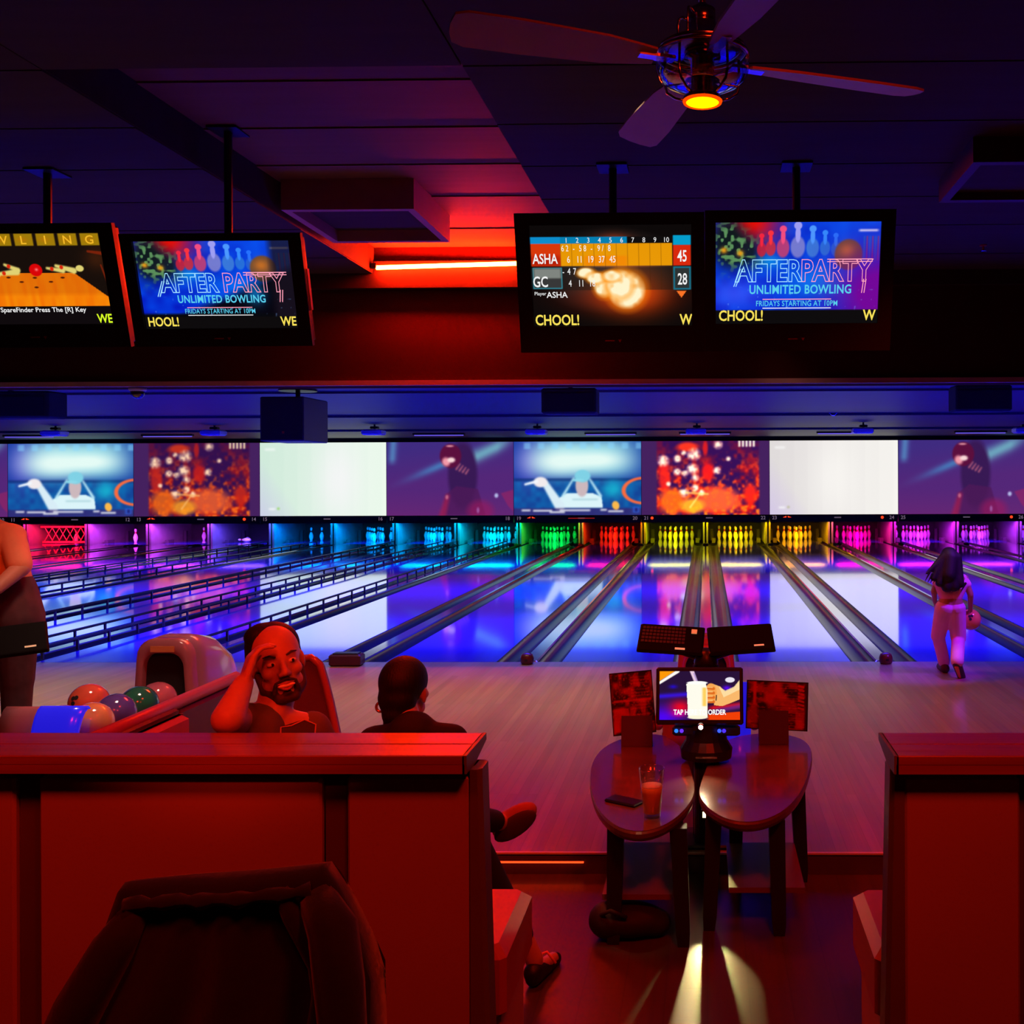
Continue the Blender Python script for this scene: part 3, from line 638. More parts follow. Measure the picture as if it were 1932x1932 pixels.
# loudspeakers
def speaker(px0,px1,py0,py1,Y,lab):
    a=at(px0,py0,Y); b=at(px1,py1,Y); W=b.x-a.x; H=a.z-b.z
    t=thing('loudspeaker',lab,'speaker',((a.x+b.x)/2,Y+0.18,b.z),group='black ceiling loudspeakers')
    mb=MB(); mb.box((0,0,H/2),(W,0.36,H),bev=0.02); mb.build('cabinet',M_blackm,t)
    MB().box((0,-0.183,H/2-0.02),(W*0.9,0.012,H*0.72)).build('grille',mat('grille',(0.008,0.008,0.01),0.9),t)
    mb=MB(); mb.box((0,0,H+0.03),(W*0.95,0.04,0.02)); mb.box((0,0,H+(2.955-b.z-H)/2),(0.05,0.03,2.955-b.z-H)); mb.build('bracket',M_black,t)
speaker(-90,92,738,788,12.0,'long black loudspeaker under the low ceiling, cut by the left edge')
speaker(1021,1125,732,780,12.0,'black loudspeaker on the low ceiling right of centre')
speaker(1803,1910,726,775,12.0,'black loudspeaker on the low ceiling at far right')
a=at(489,748,12.4); b=at(572,832,12.4); W=b.x-a.x; H=a.z-b.z
t=thing('subwoofer','big black cube subwoofer hanging before the pale blank screen','speaker',((a.x+b.x)/2,12.4+0.42,b.z))
MB().box((0,0,H/2),(W,0.80,H),bev=0.012).build('cabinet',mat('sub_black',(0.035,0.02,0.045),0.45),t)
MB().box((0,-0.403,H/2),(W*0.92,0.010,H*0.92)).build('grille',mat('sub_grille',(0.012,0.008,0.010),0.9),t)
MB().lathe([(0.24,0),(0.24,0.03)],16,Matrix.Translation((0.04,0,H+0.10))).build('mount_plate',M_black,t)
MB().lathe([(0.03,0),(0.03,0.14)],10,Matrix.Translation((0.04,0,H))).build('mount_pole',M_black,t)
MB().box((0.02,-0.410,0.11),(0.03,0.006,0.03)).build('badge',mat('badge_red',(0.5,0.03,0.03),0.4),t)
# small ceiling clip at right
for px,lab in ((1572,'tiny pale hook on the low ceiling between two projectors'),):
    p=at(px,782,18.1); t=thing('ceiling_hook',lab,'hook',(p.x,18.1,2.93)); MB().tube([(-0.07,0,0.0),(-0.02,0,-0.05),(0.02,0,-0.05),(0.07,0,0.0)],0.010,6).build('hook',M_steel,t)
#PART2
# ================================================================== TELEVISIONS
TILT=math.radians(16)
M_y=emis('screen_yellow',(0.95,0.75,0.10),1); M_yg=emis('screen_yellow_green',(0.72,1.0,0.02),1); M_w=emis('screen_white',(0.9,0.9,0.9),1)
M_cy=emis('screen_cyan',(0.10,0.62,0.85),1); M_nb=emis('screen_neon_blue',(0.35,0.75,1.0),1.1); M_np=emis('screen_neon_pink',(1.0,0.35,0.48),1.1)
M_rb=mat('badge_dull_red',(0.35,0.02,0.02),0.5); M_scr=attr_emis('screen_picture',1.0)
def tvbox(lab,px0,px1,py0,py1,bez,sc,Y=5.8,group=None,rz=0,pole=None,ztop=ZC-0.12):
    """bez = bezel widths (left,right,top,bottom) in px of the picture; sc = painter"""
    K=F/Y; W=(px1-px0)/K-0.004; H=(py1-py0)/K/0.965
    c=at((px0+px1)/2,(py0+py1)/2,Y)
    t=thing('television',lab,'television',c,group=group,rot=(TILT,0,rz))
    MB().box((0,0.045,0),(W-0.02,0.06,H-0.02),bev=0.02).build('back_shell',M_black,t)
    L,R_,T,B=[b/K for b in bez]
    mb=MB()
    mb.box((-W/2+L/2,0,0),(L,0.035,H)); mb.box((W/2-R_/2,0,0),(R_,0.035,H)); mb.box(((L-R_)/2,0,H/2-T/2),(W-L-R_,0.035,T)); mb.box(((L-R_)/2,0,-H/2+B/2),(W-L-R_,0.035,B))
    mb.build('bezel',M_bez,t)
    sw,sh=W-L-R_,H-T-B; sx,sz=(L-R_)/2,(B-T)/2
    s=picture('screen',300,max(60,int(300*sh/sw)),sc,sw,sh,M_scr,t); s.location=(sx,0.004,sz)
    MB().box((sx-0.02,-0.020,-H/2+B*0.45),(0.055,0.004,0.007)).build('maker_mark',M_rb,t)
    MB().prism([(sx+0.03,-H/2+B*0.45+0.006),(sx+0.05,-H/2+B*0.45+0.006),(sx+0.04,-H/2+B*0.45-0.012)],-0.021,-0.016,'y').build('maker_mark',M_rb,t)
    # ceiling pole and tilting arm (in local, un-tilted by the part's own rotation)
    for px in (pole or [0.0]):
        top=Vector((0,0,ztop-c.z)); ca=math.cos(TILT); sa=math.sin(TILT)
        def wl(x,y,z): return (x, y*ca+z*sa, -y*sa+z*ca)
        MB().tube([wl(px,0.13,0.05),wl(px,0.13,top.z)],0.024,10).build('ceiling_pole',M_black,t)
        mb=MB(); mb.box((px,0.105,0.0),(0.22,0.07,0.20)); mb.build('mount_arm',M_black,t)
        o=MB().box((0,0,0),(0.18,0.18,0.012)).build('ceiling_plate',M_black,t); o.location=wl(px,0.13,top.z-0.006); o.rotation_euler=(-TILT,0,0)
    return t,s,K,c
def poster(bright):
    def f(U,V):
        C=canvas(U,(0.02,0.10,0.75)); nz=blur_noise(U.shape,(18,12),21); n2=blur_noise(U.shape,(50,30),22)
        C=over(C,nz*0.6,(0.02,0.35,0.98)); C=over(C,gau(U,V,0.85,1.0,0.4,0.35)*0.6,(0.05,0.35,0.95))
        C=over(C,gau(U,V,0.22,1.0,0.16,0.22),(0.95,0.05,0.02)); C=over(C,gau(U,V,0.08,0.85,0.10,0.2)*0.9,(0.10,0.10,0.14))
        C=over(C,gau(U,V,0.62,0.42,0.2,0.18)*0.8,(0.02,0.55,1.0)); C=over(C,gau(U,V,0.32,0.62,0.10,0.08)*0.8,(0.05,0.6,0.95))
        # dark mottled shapes at the left edge
        m=gau(U,V,0.07,0.80,0.07,0.2)+gau(U,V,0.17,0.72,0.09,0.14); C=over(C,np.clip(m*1.5,0,1)*0.85,(0.05,0.10,0.10))
        C=over(C,np.clip(m*1.4,0,1)*np.clip((n2-0.55)*6,0,1),(0.35,0.55,0.35)); C=over(C,gau(U,V,0.05,0.73,0.02,0.03)+gau(U,V,0.15,0.70,0.02,0.03),(0.9,0.6,0.1))
        for i,(x,y,h,c) in enumerate(((0.28,0.80,0.11,(0.95,0.15,0.25)),(0.335,0.82,0.12,(0.98,0.2,0.25)),(0.41,0.84,0.15,(0.95,0.30,0.5)),(0.50,0.86,0.17,(0.62,0.62,0.95)),(0.59,0.84,0.15,(0.30,0.60,1.0)),(0.665,0.82,0.12,(0.20,0.55,1.0)),(0.73,0.80,0.11,(0.15,0.45,1.0)))):
            C=over(C,ellm(U,V,x,y+h*0.62,0.020*h/0.14,h*0.22,0.25),c); C=over(C,ellm(U,V,x,y-h*0.6,0.036*h/0.14,h*0.62,0.25)*0.85,[a*0.85 for a in c]); C=over(C,ellm(U,V,x,y+h*0.15,0.013*h/0.14,h*0.5,0.3),c)
        C=over(C,ellm(U,V,0.81,0.68,0.085,0.15,0.15)*0.9,(0.45,0.28,0.12)); C=over(C,gau(U,V,0.80,0.72,0.05,0.07),(0.75,0.42,0.15))
        for i in range(6): C=over(C,rect(U,V,0.90+i*0.017,0.906+i*0.017,0.62,0.86,0.01)*0.7,((0.8,0.2,0.2) if i%2 else (0.1,0.5,0.7)))
        C=over(C,rect(U,V,0.87,0.985,0.905,0.925,0.02),(0.9,0.9,1.0))
        if bright: C=over(C,np.clip(gau(U,V,1.0,0.30,0.28,0.42)*1.2,0,1),(0.45,0.03,0.60)); C=over(C,gau(U,V,0.12,0.30,0.2,0.15)*0.7,(0.25,0.35,1.0))
        else:
            C=over(C,sst(U*0.75+0.0-V-0.05,0.12),(0.03,0.02,0.06)); C=over(C,sst(0.17-V,0.03),(0.03,0.03,0.05)); C=over(C,sst(U-0.86,0.05)*0.8,(0.10,0.07,0.12))
            C=over(C,gau(U,V,0.74,0.40,0.06,0.12)*0.8,(0.05,0.45,0.75)); C=over(C,gau(U,V,0.5,0.42,0.12,0.08)*0.7,(0.03,0.25,0.9))
        C=over(C,np.clip((n2-0.86)*8,0,1)*sst(0.35-V,0.1)*0.7,(0.5,0.7,1.0))
        C=over(C,sst(0.135-V,0.012),(0.055,0.045,0.05))
        return C
    return f
def poster_text(t,s,first_txt,last_txt,W,H):
    y=-0.006
    def X(u): return (u-0.5)*W
    def Z(v): return (v-0.5)*H
    fs=H*0.30
    a=text('lettering_after','AFTER',M_nb,s,(X(0.325),y,Z(0.515)),fs,sx=0.78,bold=0.025,outline=0.0022); p=text('lettering_party','PARTY',M_np,s,(X(0.735),y,Z(0.515)),fs,sx=0.80,bold=0.025,outline=0.0022)
    mb=MB()
    for d in (0,0.012): mb.tube([(X(0.165)-d,y,Z(0.55)),(X(0.125)-d,y,Z(0.37))],0.0024,5)
    mb.build('lettering_stroke',M_nb,s)
    mb=MB()
    for d in (0,0.014): mb.tube([(X(0.905)+d,y,Z(0.44)),(X(0.895)+d,y,Z(0.30))],0.0024,5); mb.tube([(X(0.68),y,Z(0.615)+d),(X(0.955),y,Z(0.615)+d)],0.0024,5)
    mb.build('lettering_stroke',M_np,s)
    text('lettering_line','UNLIMITED BOWLING',M_cy,s,(X(0.52),y,Z(0.335)),H*0.125,sx=0.80,bold=0.02,spacing=1.05)
    text('lettering_line','FRIDAYS STARTING AT 10PM',M_cy,s,(X(0.50),y,Z(0.195)),H*0.078,sx=0.80,bold=0.008,spacing=1.05)
    MB().box((X(0.5),y,Z(0.24)),(W*0.42,0.002,H*0.008)).build('lettering_rule',M_np,s); MB().box((X(0.5),y,Z(0.15)),(W*0.42,0.002,H*0.008)).build('lettering_rule',M_w,s)
    text('ticker_text',first_txt,M_y,s,(X(0.02),y,Z(0.07)),H*0.15,sx=0.80,bold=0.02,align='LEFT'); text('ticker_text',last_txt,M_y,s,(X(0.985),y,Z(0.07)),H*0.15,sx=0.80,bold=0.02,align='RIGHT')
t,s,K,c=tvbox('television of an after party poster, its right edge glowing red, beside the lane-picture television',240,583,446,650,(22,24,14,34),poster(False),ztop=ZB)
poster_text(t,s,'HOOL!','WE',(343-46)/K,(204-48)/K/0.965)
MB().box((343/K/2+0.004,0.02,0.0),(0.006,0.03,0.24)).build('side_glow',mat('side_orange',(0.8,0.25,0.08),0.5),t)  # orange strip paints the red glow on the set's right side
t,s,K,c=tvbox('television of an after party poster in a wide dark frame, right of the score display',1330,1684,405,657,(20,26,22,52),poster(True))
poster_text(t,s,'CHOOL!','W',(354-46)/K,(252-74)/K/0.965)
def scorepic(U,V):
    C=canvas(U,(0.05,0.035,0.035)); r=np.hypot((U-0.5)/0.46,(V-0.55)/0.40)
    C=over(C,np.clip(1.1-r,0,1)*0.6,(0.45,0.42,0.40)); C=over(C,gau(U,V,0.55,0.28,0.32,0.14)*0.6,(0.55,0.10,0.03)); C=over(C,gau(U,V,0.62,0.36,0.20,0.22),(0.95,0.30,0.03))
    C=over(C,gau(U,V,0.52,0.86,0.10,0.06)*0.6,(0.75,0.25,0.12))
    C=over(C,rect(U,V,0.0,1.0,0.82,0.885,0.006),(0.06,0.05,0.05)); C=over(C,rect(U,V,0.0,0.60,0.82,0.885,0.006),(0.02,0.50,0.70)); C=over(C,rect(U,V,0.885,0.995,0.80,0.895,0.006),(0.02,0.62,0.80)); C=over(C,rect(U,V,0.0,0.185,0.82,0.885,0.006),(0.05,0.55,0.80))
    C=over(C,rect(U,V,0.0,0.185,0.60,0.82,0.006),(0.85,0.22,0.04)); C=over(C,rect(U,V,0.0,0.185,0.60,0.70,0.05)*0.6,(0.6,0.05,0.02))
    C=over(C,rect(U,V,0.185,0.88,0.60,0.82,0.006)*0.95,(0.95,0.62,0.02)); C=over(C,rect(U,V,0.33,0.60,0.60,0.70,0.03)*0.4,(1.0,0.45,0.02))
    C=over(C,rect(U,V,0.885,0.995,0.60,0.80,0.006),(0.85,0.16,0.05))
    C=over(C,rect(U,V,0.005,0.19,0.375,0.585,0.006),(0.20,0.55,0.62)); C=over(C,rect(U,V,0.012,0.183,0.385,0.575,0.006),(0.22,0.22,0.22)); C=over(C,rect(U,V,0.012,0.183,0.48,0.575,0.02),(0.50,0.52,0.50))
    C=over(C,rect(U,V,0.19,0.88,0.36,0.585,0.006)*0.45,(0.10,0.08,0.07)); C=over(C,rect(U,V,0.885,0.995,0.36,0.59,0.006),(0.10,0.45,0.55)); C=over(C,rect(U,V,0.895,0.985,0.375,0.575,0.006),(0.18,0.20,0.20))
    for i in range(1,11): C=over(C,rect(U,V,0.185+i*0.0695-0.001,0.185+i*0.0695+0.001,0.36,0.82,0.004)*0.6,(0.25,0.12,0.02))
    n=blur_noise(U.shape,(34,20),31)
    for (x,y,a,b) in ((0.45,0.40,0.055,0.10),(0.59,0.36,0.10,0.16),(0.55,0.42,0.07,0.12),(0.34,0.53,0.05,0.045),(0.40,0.48,0.05,0.05),(0.50,0.50,0.05,0.05)):
        C=over(C,np.clip(ellm(U,V,x,y,a*1.25,b*1.25,0.6),0,1)*0.8,(1.0,0.55,0.05)); C=over(C,np.clip(ellm(U,V,x,y,a,b,0.5)*(0.6+n),0,1),(1.0,0.96,0.80))
    C=over(C,polym(U,V,[(0.905,0.345),(0.965,0.345),(0.935,0.28)]),(0.98,0.45,0.15))
    return C
t,s,K,c=tvbox('television showing a bowling score table with a fireball, in a wide dark frame',976,1330,410,660,(27,24,22,50),scorepic)
W=(354-51)/K; H=(250-72)/K/0.965; y=-0.006
X=lambda u:(u-0.5)*W; Z=lambda v:(v-0.5)*H
text('score_name','ASHA',M_w,s,(X(0.09),y,Z(0.67)),H*0.14,sx=0.72,bold=0.015); text('score_name','GC',M_w,s,(X(0.055),y,Z(0.44)),H*0.15,sx=0.72,bold=0.015)
text('score_total','45',M_w,s,(X(0.94),y,Z(0.69)),H*0.16,sx=0.62,bold=0.015); text('score_total','28',M_w,s,(X(0.94),y,Z(0.46)),H*0.16,sx=0.62,bold=0.015)
for i in range(10): text('frame_number',str(i+1),M_w,s,(X(0.225+i*0.0685),y,Z(0.855)),H*0.07,sx=0.9)
for i,tx in enumerate(('6 2','-','5 8','-','9 /','8')): text('score_throws',tx,M_w,s,(X(0.215+i*0.055),y,Z(0.775)),H*0.085,sx=0.7)
for i,tx in enumerate(('6','11','19','37','45')): text('score_frame',tx,M_w,s,(X(0.235+i*0.0685),y,Z(0.665)),H*0.095,sx=0.7)
for i,tx in enumerate(('-','4','7')): text('score_throws',tx,M_w,s,(X(0.20+i*0.035),y,Z(0.545)),H*0.095,sx=0.7)
for i,tx in enumerate(('4','11','18')): text('score_frame',tx,M_w,s,(X(0.24+i*0.0685),y,Z(0.425)),H*0.095,sx=0.7)
text('score_text','Player',M_w,s,(X(0.05),y,Z(0.325)),H*0.05); text('score_text','ASHA',M_w,s,(X(0.155),y,Z(0.31)),H*0.085,bold=0.01)
text('ticker_text','CHOOL!',M_y,s,(X(0.01),y,Z(0.05)),H*0.15,sx=0.80,bold=0.02,align='LEFT'); text('ticker_text','W',M_y,s,(X(0.998),y,Z(0.05)),H*0.15,sx=0.80,bold=0.02,align='RIGHT')
def lanepic(U,V):
    C=canvas(U,(0.09,0.055,0.04)); C=over(C,gau(U,V,0.95,0.72,0.08,0.12)*0.5,(0.35,0.15,0.05))
    for i in range(7):
        a=0.02+i*0.141; C=over(C,rect(U,V,a,a+0.118,0.865,0.995,0.008),(0.62,0.48,0.04)); C=over(C,gau(U,V,a+0.05,0.93,0.035,0.03)*0.6,(0.75,0.45,0.03))
    P=polym(U,V,[(0.02,0.0+0.20),(1.06,0.20),(0.79,0.565),(0.20,0.565)]); n=blur_noise(U.shape,(40,5),41)
    C=over(C,P,(0.95,0.45,0.02)); C=over(C,P*n*0.5,(1.0,0.66,0.05)); C=over(C,P*rect(U,V,0,1.2,0.33,0.60,0.05)*0.35,(0.75,0.30,0.03))
    for (x,y) in ((0.36,0.52),(0.53,0.515),(0.71,0.515),(0.44,0.47),(0.63,0.47),(0.53,0.41)): C=over(C,ellm(U,V,x,y,0.014,0.010,0.4),(0.30,0.10,0.03))
    pin=(0.88,0.82,0.45)
    for (x,y,x2,y2,w) in ((0.30,0.56,0.42,0.58,0.035),(0.35,0.66,0.43,0.60,0.028),(0.62,0.62,0.72,0.59,0.026),(0.68,0.645,0.79,0.59,0.033),(0.22,0.60,0.30,0.55,0.02)):
        C=over(C,seg(U,V,(x,y),(x2,y2),w*0.5,w,0.02),pin); C=over(C,ellm(U,V,x+(x2-x)*0.3,y+(y2-y)*0.3,0.012,0.022,0.4),(0.85,0.15,0.05))
    C=over(C,ellm(U,V,0.83,0.615,0.026,0.035,0.25),pin)
    C=over(C,ellm(U,V,0.545,0.60,0.042,0.068,0.12),(0.85,0.02,0.03)); C=over(C,gau(U,V,0.55,0.605,0.010,0.015),(1,0.5,0.5))
    C=over(C,seg(U,V,(0.90,0.80),(1.0,0.775),0.012,0.02,0.01)*0.8,(0.55,0.14,0.04)); C=over(C,seg(U,V,(0.97,0.65),(1.0,0.42),0.008,0.012,0.01)*0.8,(0.55,0.14,0.04))
    C=over(C,sst(0.19-V,0.006),(0.06,0.04,0.05)); return C
t,s,K,c=tvbox('television of a wooden lane with flying pins, cut by the left picture edge',-110,236,428,652,(20,28,18,44),lanepic)
W=(346-48)/K; H=(224-62)/K/0.965
for i,ch in enumerate('BOWLING'): text('tile_letter',ch,emis('tile_gold',(0.9,0.48,0.02),1),s,(X(0.079+i*0.141),y,Z(0.928)),H*0.13,sx=1.1,bold=0.01)
text('hint_text','New SpareFinder Press The [R] Key',M_w,s,(X(0.50),y,Z(0.155)),H*0.075,sx=1.05,bold=0.012); text('ticker_text','WE',M_yg,s,(X(0.99),y,Z(0.05)),H*0.14,sx=0.80,bold=0.02,align='RIGHT')

# ================================================================== CEILING FAN
fc=at(1325,100,3.0); fan=thing('ceiling_fan','brass and steel ceiling fan with a caged glowing orange lamp and four blades','fan',(fc.x,3.0,0))
def fz(py): return at(1325,py,3.0).z
def ring(z,r,t,n=28,k=6):
    mb=MB(); mb.smooth=True; mb.tube([(r*math.cos(2*PI*i/n),r*math.sin(2*PI*i/n),z) for i in range(n)],t,k,closed=True); return mb
mb=MB(); mb.smooth=True; mb.tube([(0,0,fz(16)),(0,0,ZC-0.12)],0.011,10); mb.build('downrod',M_fanm,fan)
mb=MB(); mb.smooth=True; mb.lathe([(0.012,fz(6)),(0.018,fz(10)),(0.018,fz(18)),(0.040,fz(19)),(0.041,fz(42)),(0.038,fz(44)),(0.046,fz(50)),(0.046,fz(84)),(0.05,fz(86))],24); mb.build('motor_housing',M_fanm,fan)
mb=MB(); mb.smooth=True; mb.lathe([(0.05,fz(78)),(0.10,fz(84)),(0.125,fz(92)),(0.128,fz(97)),(0.10,fz(100)),(0.05,fz(101))],32); mb.build('upper_plate',M_fanm,fan)
for z,r in ((fz(96),0.130),(fz(106),0.138)): ring(z,r,0.006).build('cage_ring',M_fanm,fan)
mb=MB(); mb.smooth=True; mb.lathe([(0.134,fz(108)),(0.141,fz(122)),(0.140,fz(136)),(0.128,fz(150)),(0.105,fz(160)),(0.075,fz(165)),(0.050,fz(166))],32,cap=False)
gl=mb.build('glass_bell',thin_glass('blue_glass',(0.45,0.45,0.95),0.20),fan)
mb=MB(); mb.smooth=True; mb.lathe([(0.055,fz(100)),(0.055,fz(112)),(0.036,fz(114)),(0.036,fz(146)),(0.030,fz(148)),(0.034,fz(150)),(0.036,fz(176)),(0.045,fz(178)),(0.058,fz(184)),(0.060,fz(190)),(0.0585,fz(192))],24); mb.build('lamp_body',M_fanm,fan)
mb=MB(); mb.smooth=True; mb.lathe([(0.057,fz(191.5)),(0.050,fz(193)),(0.001,fz(194))],24); mb.build('lamp_lens',emis('lamp_amber',(1.0,0.42,0.0),3.2),fan)
mb=MB(); mb.smooth=True; mb.lathe([(0.0575,fz(190)),(0.0605,fz(191)),(0.059,fz(194)),(0.050,fz(194.5)),(0.050,fz(193))],24,cap=False); mb.build('lens_rim',emis('lamp_rim_red',(1.0,0.06,0.0),1.2),fan)
for i in range(5):
    a=2*PI*i/5+0.35; c_,s_=math.cos(a),math.sin(a)
    P=[(0.118,fz(104)),(0.120,fz(150)),(0.112,fz(168)),(0.085,fz(180)),(0.052,fz(186))]
    mb=MB(); mb.smooth=True; mb.tube([(r*c_,r*s_,z) for r,z in P],0.0045,6); mb.build('cage_wire',M_fanm,fan)
    P=[(0.045,fz(34)),(0.062,fz(27)),(0.072,fz(30)),(0.076,fz(40)),(0.076,fz(88))]
    if i in (1,2,3):
        mb=MB(); mb.smooth=True; mb.tube([(r*c_,r*s_,z) for r,z in P],0.004,6); mb.build('cage_wire',M_fanm,fan)
for ang in (200,110,20,-70):
    a=math.radians(ang); mb=MB()
    prof_=[(0.15,0.035),(0.20,0.045),(0.30,0.062),(0.55,0.075),(0.70,0.075),(0.735,0.060),(0.745,0.02)]
    up=[(r,w) for r,w in prof_]+[(r,-w) for r,w in reversed(prof_)]
    z=fz(118)
    mb.prism(up,-0.004,0.004,'z',Matrix.Rotation(a,4,'Z')@Matrix.Translation((0,0,z))@Matrix.Rotation(math.radians(13),4,'X')); mb.build('fan_blade',M_blade,fan)
    mb=MB(); mb.box((0.145,0,z-0.002),(0.11,0.035,0.010),Matrix.Rotation(a,4,'Z')); mb.build('blade_bracket',M_fanm,fan)
lamp('fan_lamp','SPOT',(fc.x,3.0,fz(194)-0.01),(1.0,0.35,0.03),5,0.04,to=(fc.x,3.0,0),angle=120)

# ================================================================== BOOTH WALLS AND BENCHES
WY=2.74
def booth(side):
    # side -1: left wall running off the frame; +1: right wall
    tl=at(912,1380,2.93); tr=at(1690,1430,2.70)
    if side<0: x1=-0.66; x0=-4.2; wx1=-0.650; lab='long red-lit half wall with vinyl panels, left of the tables'
    else: x0=0.515; x1=3.2; wx0=0.545; lab='red-lit half wall with vinyl panels, right of the tables'
    zt=at(1000,1426,2.70).z
    # ledge board, a thing of its own
    t=thing('wall_ledge','polished red-brown wooden ledge on the '+('left' if side<0 else 'right')+' half wall','ledge',((x0+x1)/2,2.70,zt)); W=x1-x0
    bw=[(0.0,0.118),(0.122,0.246)]
    for a,b in bw: MB().box((0,(a+b)/2,-0.014),(W,b-a,0.028),bev=0.003).build('top_board',M_wood,t)
    MB().box((0,0.010,-0.037),(W,0.020,0.026)).build('front_lip',M_wood,t)
    ex=(W/2 if side<0 else -W/2)
    MB().prism([(0.0,-0.05),(0.0,0.0),(0.246,0.0),(0.246,-0.02),(0.10,-0.05)],ex-0.006,ex+0.006,'x').build('end_strip',M_edge,t)
    b=thing('half_wall',lab,'wall',(0,WY,FL))
    h=zt-0.05-FL
    if side<0: wx0=x0
    else: wx1=x1
    MB().box(((wx0+wx1)/2,0.071,h/2),(wx1-wx0,0.058,h)).build('core',M_vinyld,b)
    s_=-1 if side<0 else 1
    if side<0:
        pans=[(-4.2,-2.66),(-1.865,-1.075),(-1.0,-0.625)]; stl=[(-2.655,-1.872),(-1.068,-1.005)]
        pans=[(-3.4,-1.93),(-1.862,-1.070),(-0.998,-0.655)]; stl=[(-4.2,-3.405),(-1.926,-1.868),(-1.064,-1.004)]
    else:
        pans=[(0.545,0.862),(0.93,1.8),(1.87,2.9)]; stl=[(0.866,0.926),(1.805,1.865),(2.905,3.2)]
    for a,c in pans:
        o=MB().box(((a+c)/2,0.022,h/2+0.0),(c-a,0.040,h-0.03),bev=0.012).build('vinyl_panel',M_vinyl,b)
    for a,c in stl: MB().box(((a+c)/2,0.030,h/2),(c-a,0.020,h-0.01)).build('stile',M_vinyld,b)
    # padded vinyl end, a little wider at the foot
    mb=MB(); rings=[]
    for q in range(9):
        z=h*q/8; f=1-q/8
        if side<0: xi=-0.655; xo=-0.623+0.029*f
        else: xi=0.545; xo=0.507-0.024*f
        d=0.012*(1 if side<0 else -1)
        rings.append([(xi,0.0,z),(xo-d,0.0,z),(xo,0.014,z),(xo,0.088,z),(xo-d,0.102,z),(xi,0.102,z)])
    mb.loft(rings); mb.build('end_roll',M_edge,b)
    # bench on the lane side
    if side<0: bx0,bx1=-4.2,-0.59; lab='red vinyl bench seat behind the left half wall'
    else: bx0,bx1=0.49,3.2; lab='red vinyl bench seat behind the right half wall'
    t=thing('bench',lab,'bench',((bx0+bx1)/2,3.13,FL)); W=bx1-bx0
    o=MB().box((0,0,0.36),(W,0.46,0.22),bev=0.03).build('seat_cushion',M_seat,t)
    MB().box((-0.03*s_*-1*0+0,-0.02,0.13),(W-0.04,0.36,0.26)).build('plinth',M_plinth,t)
booth(-1); booth(1)
# bench back that runs away from the wall at the left, and its rounded end
t=thing('banquette','red vinyl bench back running away from the ledge toward the ball return hood','bench',(-2.50,4.0,FL))
mb=MB(); mb.smooth=False
mb.box((0,0.0,0.40),(0.10,1.18,0.80),bev=0.02); mb.build('core',M_tray,t)
for y0 in (-0.59,0.01):
    MB().box((0.075,y0+0.29,0.60),(0.06,0.56,0.34),bev=0.025).build('vinyl_pad',M_seat,t)
mb=MB(); mb.smooth=True; mb.tube([(0.02,-0.60,0.80),(0.0,1.25,0.80)],0.03,12); mb.build('top_roll',M_seat,t)
MB().box((0.0,0.92,0.47),(0.07,0.60,0.60),bev=0.015).build('back_extension',M_tray,t)
MB().box((0.0,0.92,0.135),(0.07,0.5,0.07)).build('foot',M_tray,t)
a=at(575,1235,4.9); b=at(637,1380,4.9)
t=thing('rounded_panel','tall rounded violet-red plastic hood panel just behind the smiling man','panel',(0,4.95,0))
P=[]
pts=[(500,1400),(520,1300),(548,1256),(572,1240),(592,1238),(608,1252),(618,1285),(628,1325),(638,1372),(655,1450),(650,1560),(500,1560)]
poly=[(lambda q:(q.x,q.z))(at(px,py,4.95)) for px,py in pts]
mb=MB(); mb.prism(poly[::-1],-0.04,0.04,'y'); o=mb.build('panel_face',mat('panel_plum',(0.17,0.09,0.19),0.4),t); bevel(o,0.02,3)
mb=MB(); mb.smooth=True; mb.tube([(x,-0.035,z) for x,z in poly[1:10]],0.018,8); mb.build('edge_roll',M_hood,t)

